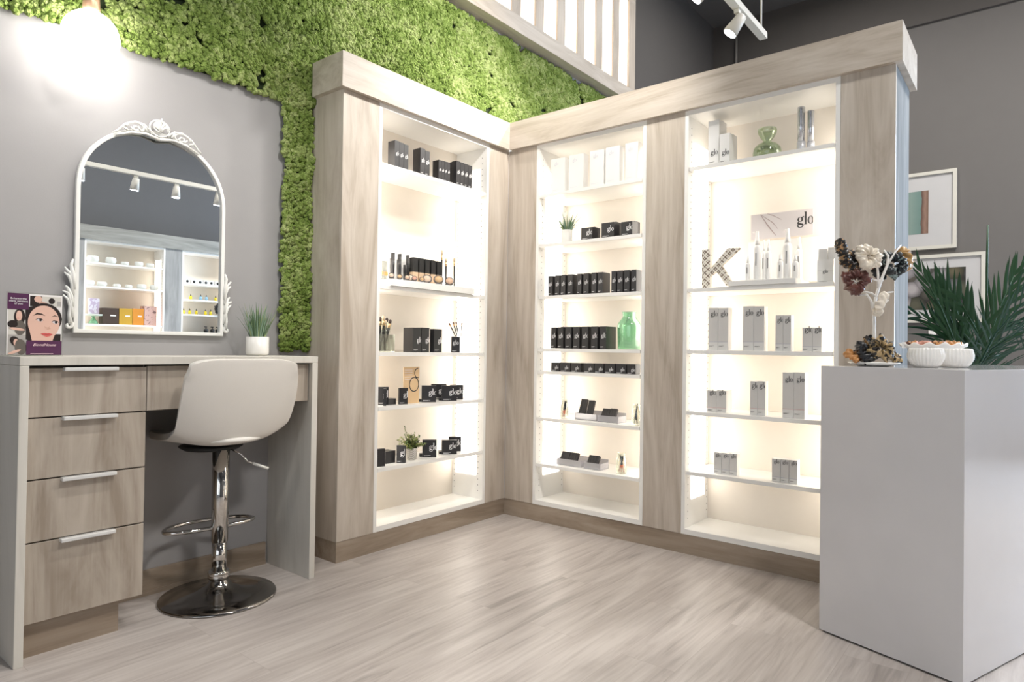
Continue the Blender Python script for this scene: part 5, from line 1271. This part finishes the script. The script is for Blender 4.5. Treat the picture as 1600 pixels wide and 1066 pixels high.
for row, (z, us) in enumerate(((CS[0], ((144, .06, .052), (172, .055, .052), (194, .043, .03), (216, .047, .042), (233.5, .045, .038))), (CS[1], ((138, .055, .042), (158, .052, .038), (181.5, .04, .03), (200, .038, .03), (220, .052, .042), (240, .05, .045))))):
    for i, (u, r, h) in enumerate(us):
        h *= 1.45
        o = MB().lathe([(r*.5, 0), (r*.85, h*.2), (r, h*.5), (r*.9, h*.9), (r*.8, h), (r*.72, h), (r*.8, h*.8), (r*.7, h*.25), (0, h*.15)], 28).build('ceramic_bowl', gcer, loc=(mx_(u, 409 if row == 0 else 446), YI, z+.0006), local=True)
        tag(o, '%s white ceramic bowl from the left on the %s reflected shelf' % (ORD[i], ('upper', 'second')[row]), 'bowl', 'white bowls reflected in the mirror')
z = CS[2]
for i, (u0, u1, vt, c_, nm) in enumerate(((157, 182, 481, (.055, .035, .025), 'dark brown'), (182.5, 203, 482, (.50, .30, .03), 'mustard'), (203.5, 221, 482.5, (.62, .25, .03), 'orange'), (221.5, 241, 478.5, (.52, .34, .30), 'pink speckled'))):
    a, b = mx_(u0, 500), mx_(u1, 500); h = at(u0, vt, 1, -YI).z-z
    o = MB().box((a, YI-.07, z+.0006), (b-.002, YI+.05, z+h)).build('gift_box', spotted('speckled_pink', (.60, .40, .36), (.2, .12, .12), 40, .6) if i == 3 else plain('box_'+nm.replace(' ', '_'), c_, .5), loc=((a+b)/2, YI, z), bevel=.001)
    tag(o, '%s gift box on the lower reflected shelf' % nm, 'box', 'gift boxes reflected in the mirror')
    if i < 3: MB().box((a+(b-a)*.45, YI+.0505, z+h*.5), (a+(b-a)*.8, YI+.0515, z+h*.58)).build('label_strip', M_wcart, o)
a, b = mx_(134, 480), mx_(156, 480)
st_ = thing('display_plinth', ((a+b)/2, YI, z), 'pale green dish on a green glass foot on the lower reflected shelf', 'stand')
MB().lathe([(.05, 0.0006), (.035, .03), (.012, .07), (.02, .085)], 24).build('glass_foot', glass('foot_glass', (.45, .8, .55), .5, dens=.4), st_, local=True)
MB().lathe([(.02, .0855), (.085, .092), (.09, .108), (0, .108)], 32).build('dish', plain('mint', (.68, .76, .66), .4), st_, local=True)
tag(MB().box((a+.02, YI-.02, z+.1095), (b-.015, YI+.015, at(140, 466, 1, -YI).z)).build('foil_pouch', spotted('foil', (.45, .38, .50), (.62, .60, .68), 14, .5, .25), loc=((a+b)/2, YI, z+.11), bevel=.006), 'lilac foil pouch standing on the green dish, reflected', 'pouch')
def drop(u, z, col, label, h=.075):
    X = mx_(u, 480); t = thing('dropper_bottle', (X, YI, z+.0006), label, 'bottle', 'dropper bottles reflected in the mirror')
    MB().lathe([(.017, 0), (.017, h*.55), (.007, h*.68)], 16).build('bottle_body', col, t, local=True); MB().lathe([(.008, h*.685), (.008, h*.8), (.003, h*.85), (.003, h)], 12).build('dropper_cap', M_blackm, t, local=True)
yel = plain('yellow_oil', (.72, .58, .03), .2); blu = plain('blue_oil', (.25, .45, .60), .2)
for i, (u, c_) in enumerate(((296.5, yel), (312, blu), (321, blu), (335.5, yel))): drop(u, CU[1], c_, '%s dropper bottle from the left, upper reflected bottle shelf' % ORD[i])
for i, u in enumerate((285.8, 295.3, 305.6, 320, 328)): drop(u, CU[2], yel, '%s yellow dropper bottle from the left, lower reflected bottle shelf' % ORD[i])
for i, u in enumerate((290.5, 301, 310.5, 319.5, 328, 338)):
    X = mx_(u, 438); t = thing('round_tin', (X, YI, CU[0]+.0006), '%s white tin with black dot from the left on the reflected shelf' % ORD[i], 'tin', 'tins reflected in the mirror')
    MB().box((-.034, -.02, 0), (.034, .02, .058)).build('tin_body', M_wcart, t, local=True, bevel=.002); MB().tube([(0, .0205, .03), (0, .0225, .03)], .016, 20).build('black_dot', M_blackm, t, local=True)
tag(MB().box((2.64, YI-.13, CU[3]+.0006), (3.36, YI+.09, CU[3]+.045)).build('black_tray', M_blackm, loc=(3, YI, CU[3])), 'long low black tray on the reflected bottle shelf', 'tray')
for i, u in enumerate((321, 331, 339)):
    X = mx_(u, 500); t = thing('pump_bottle', (X, YI, CU[3]+.0455), '%s black pump bottle standing on the reflected black tray' % ('left', 'middle', 'right')[i], 'bottle', 'black pump bottles reflected')
    MB().lathe([(.026, 0), (.026, .045), (.01, .055)], 20).build('bottle_body', M_blackm, t, local=True); MB().lathe([(.005, .0555), (.005, .075)], 10).tube([(-.022, 0, .077), (.012, 0, .077)], .005, 8).build('pump', M_blackm, t, local=True)
scrunchie((mx_(333, 478), YC+.045, 1.405), .045, .02, M_blacks, 'black scrunchie hanging before the reflected yellow bottles', None, 99, (1.4, 0, 0))
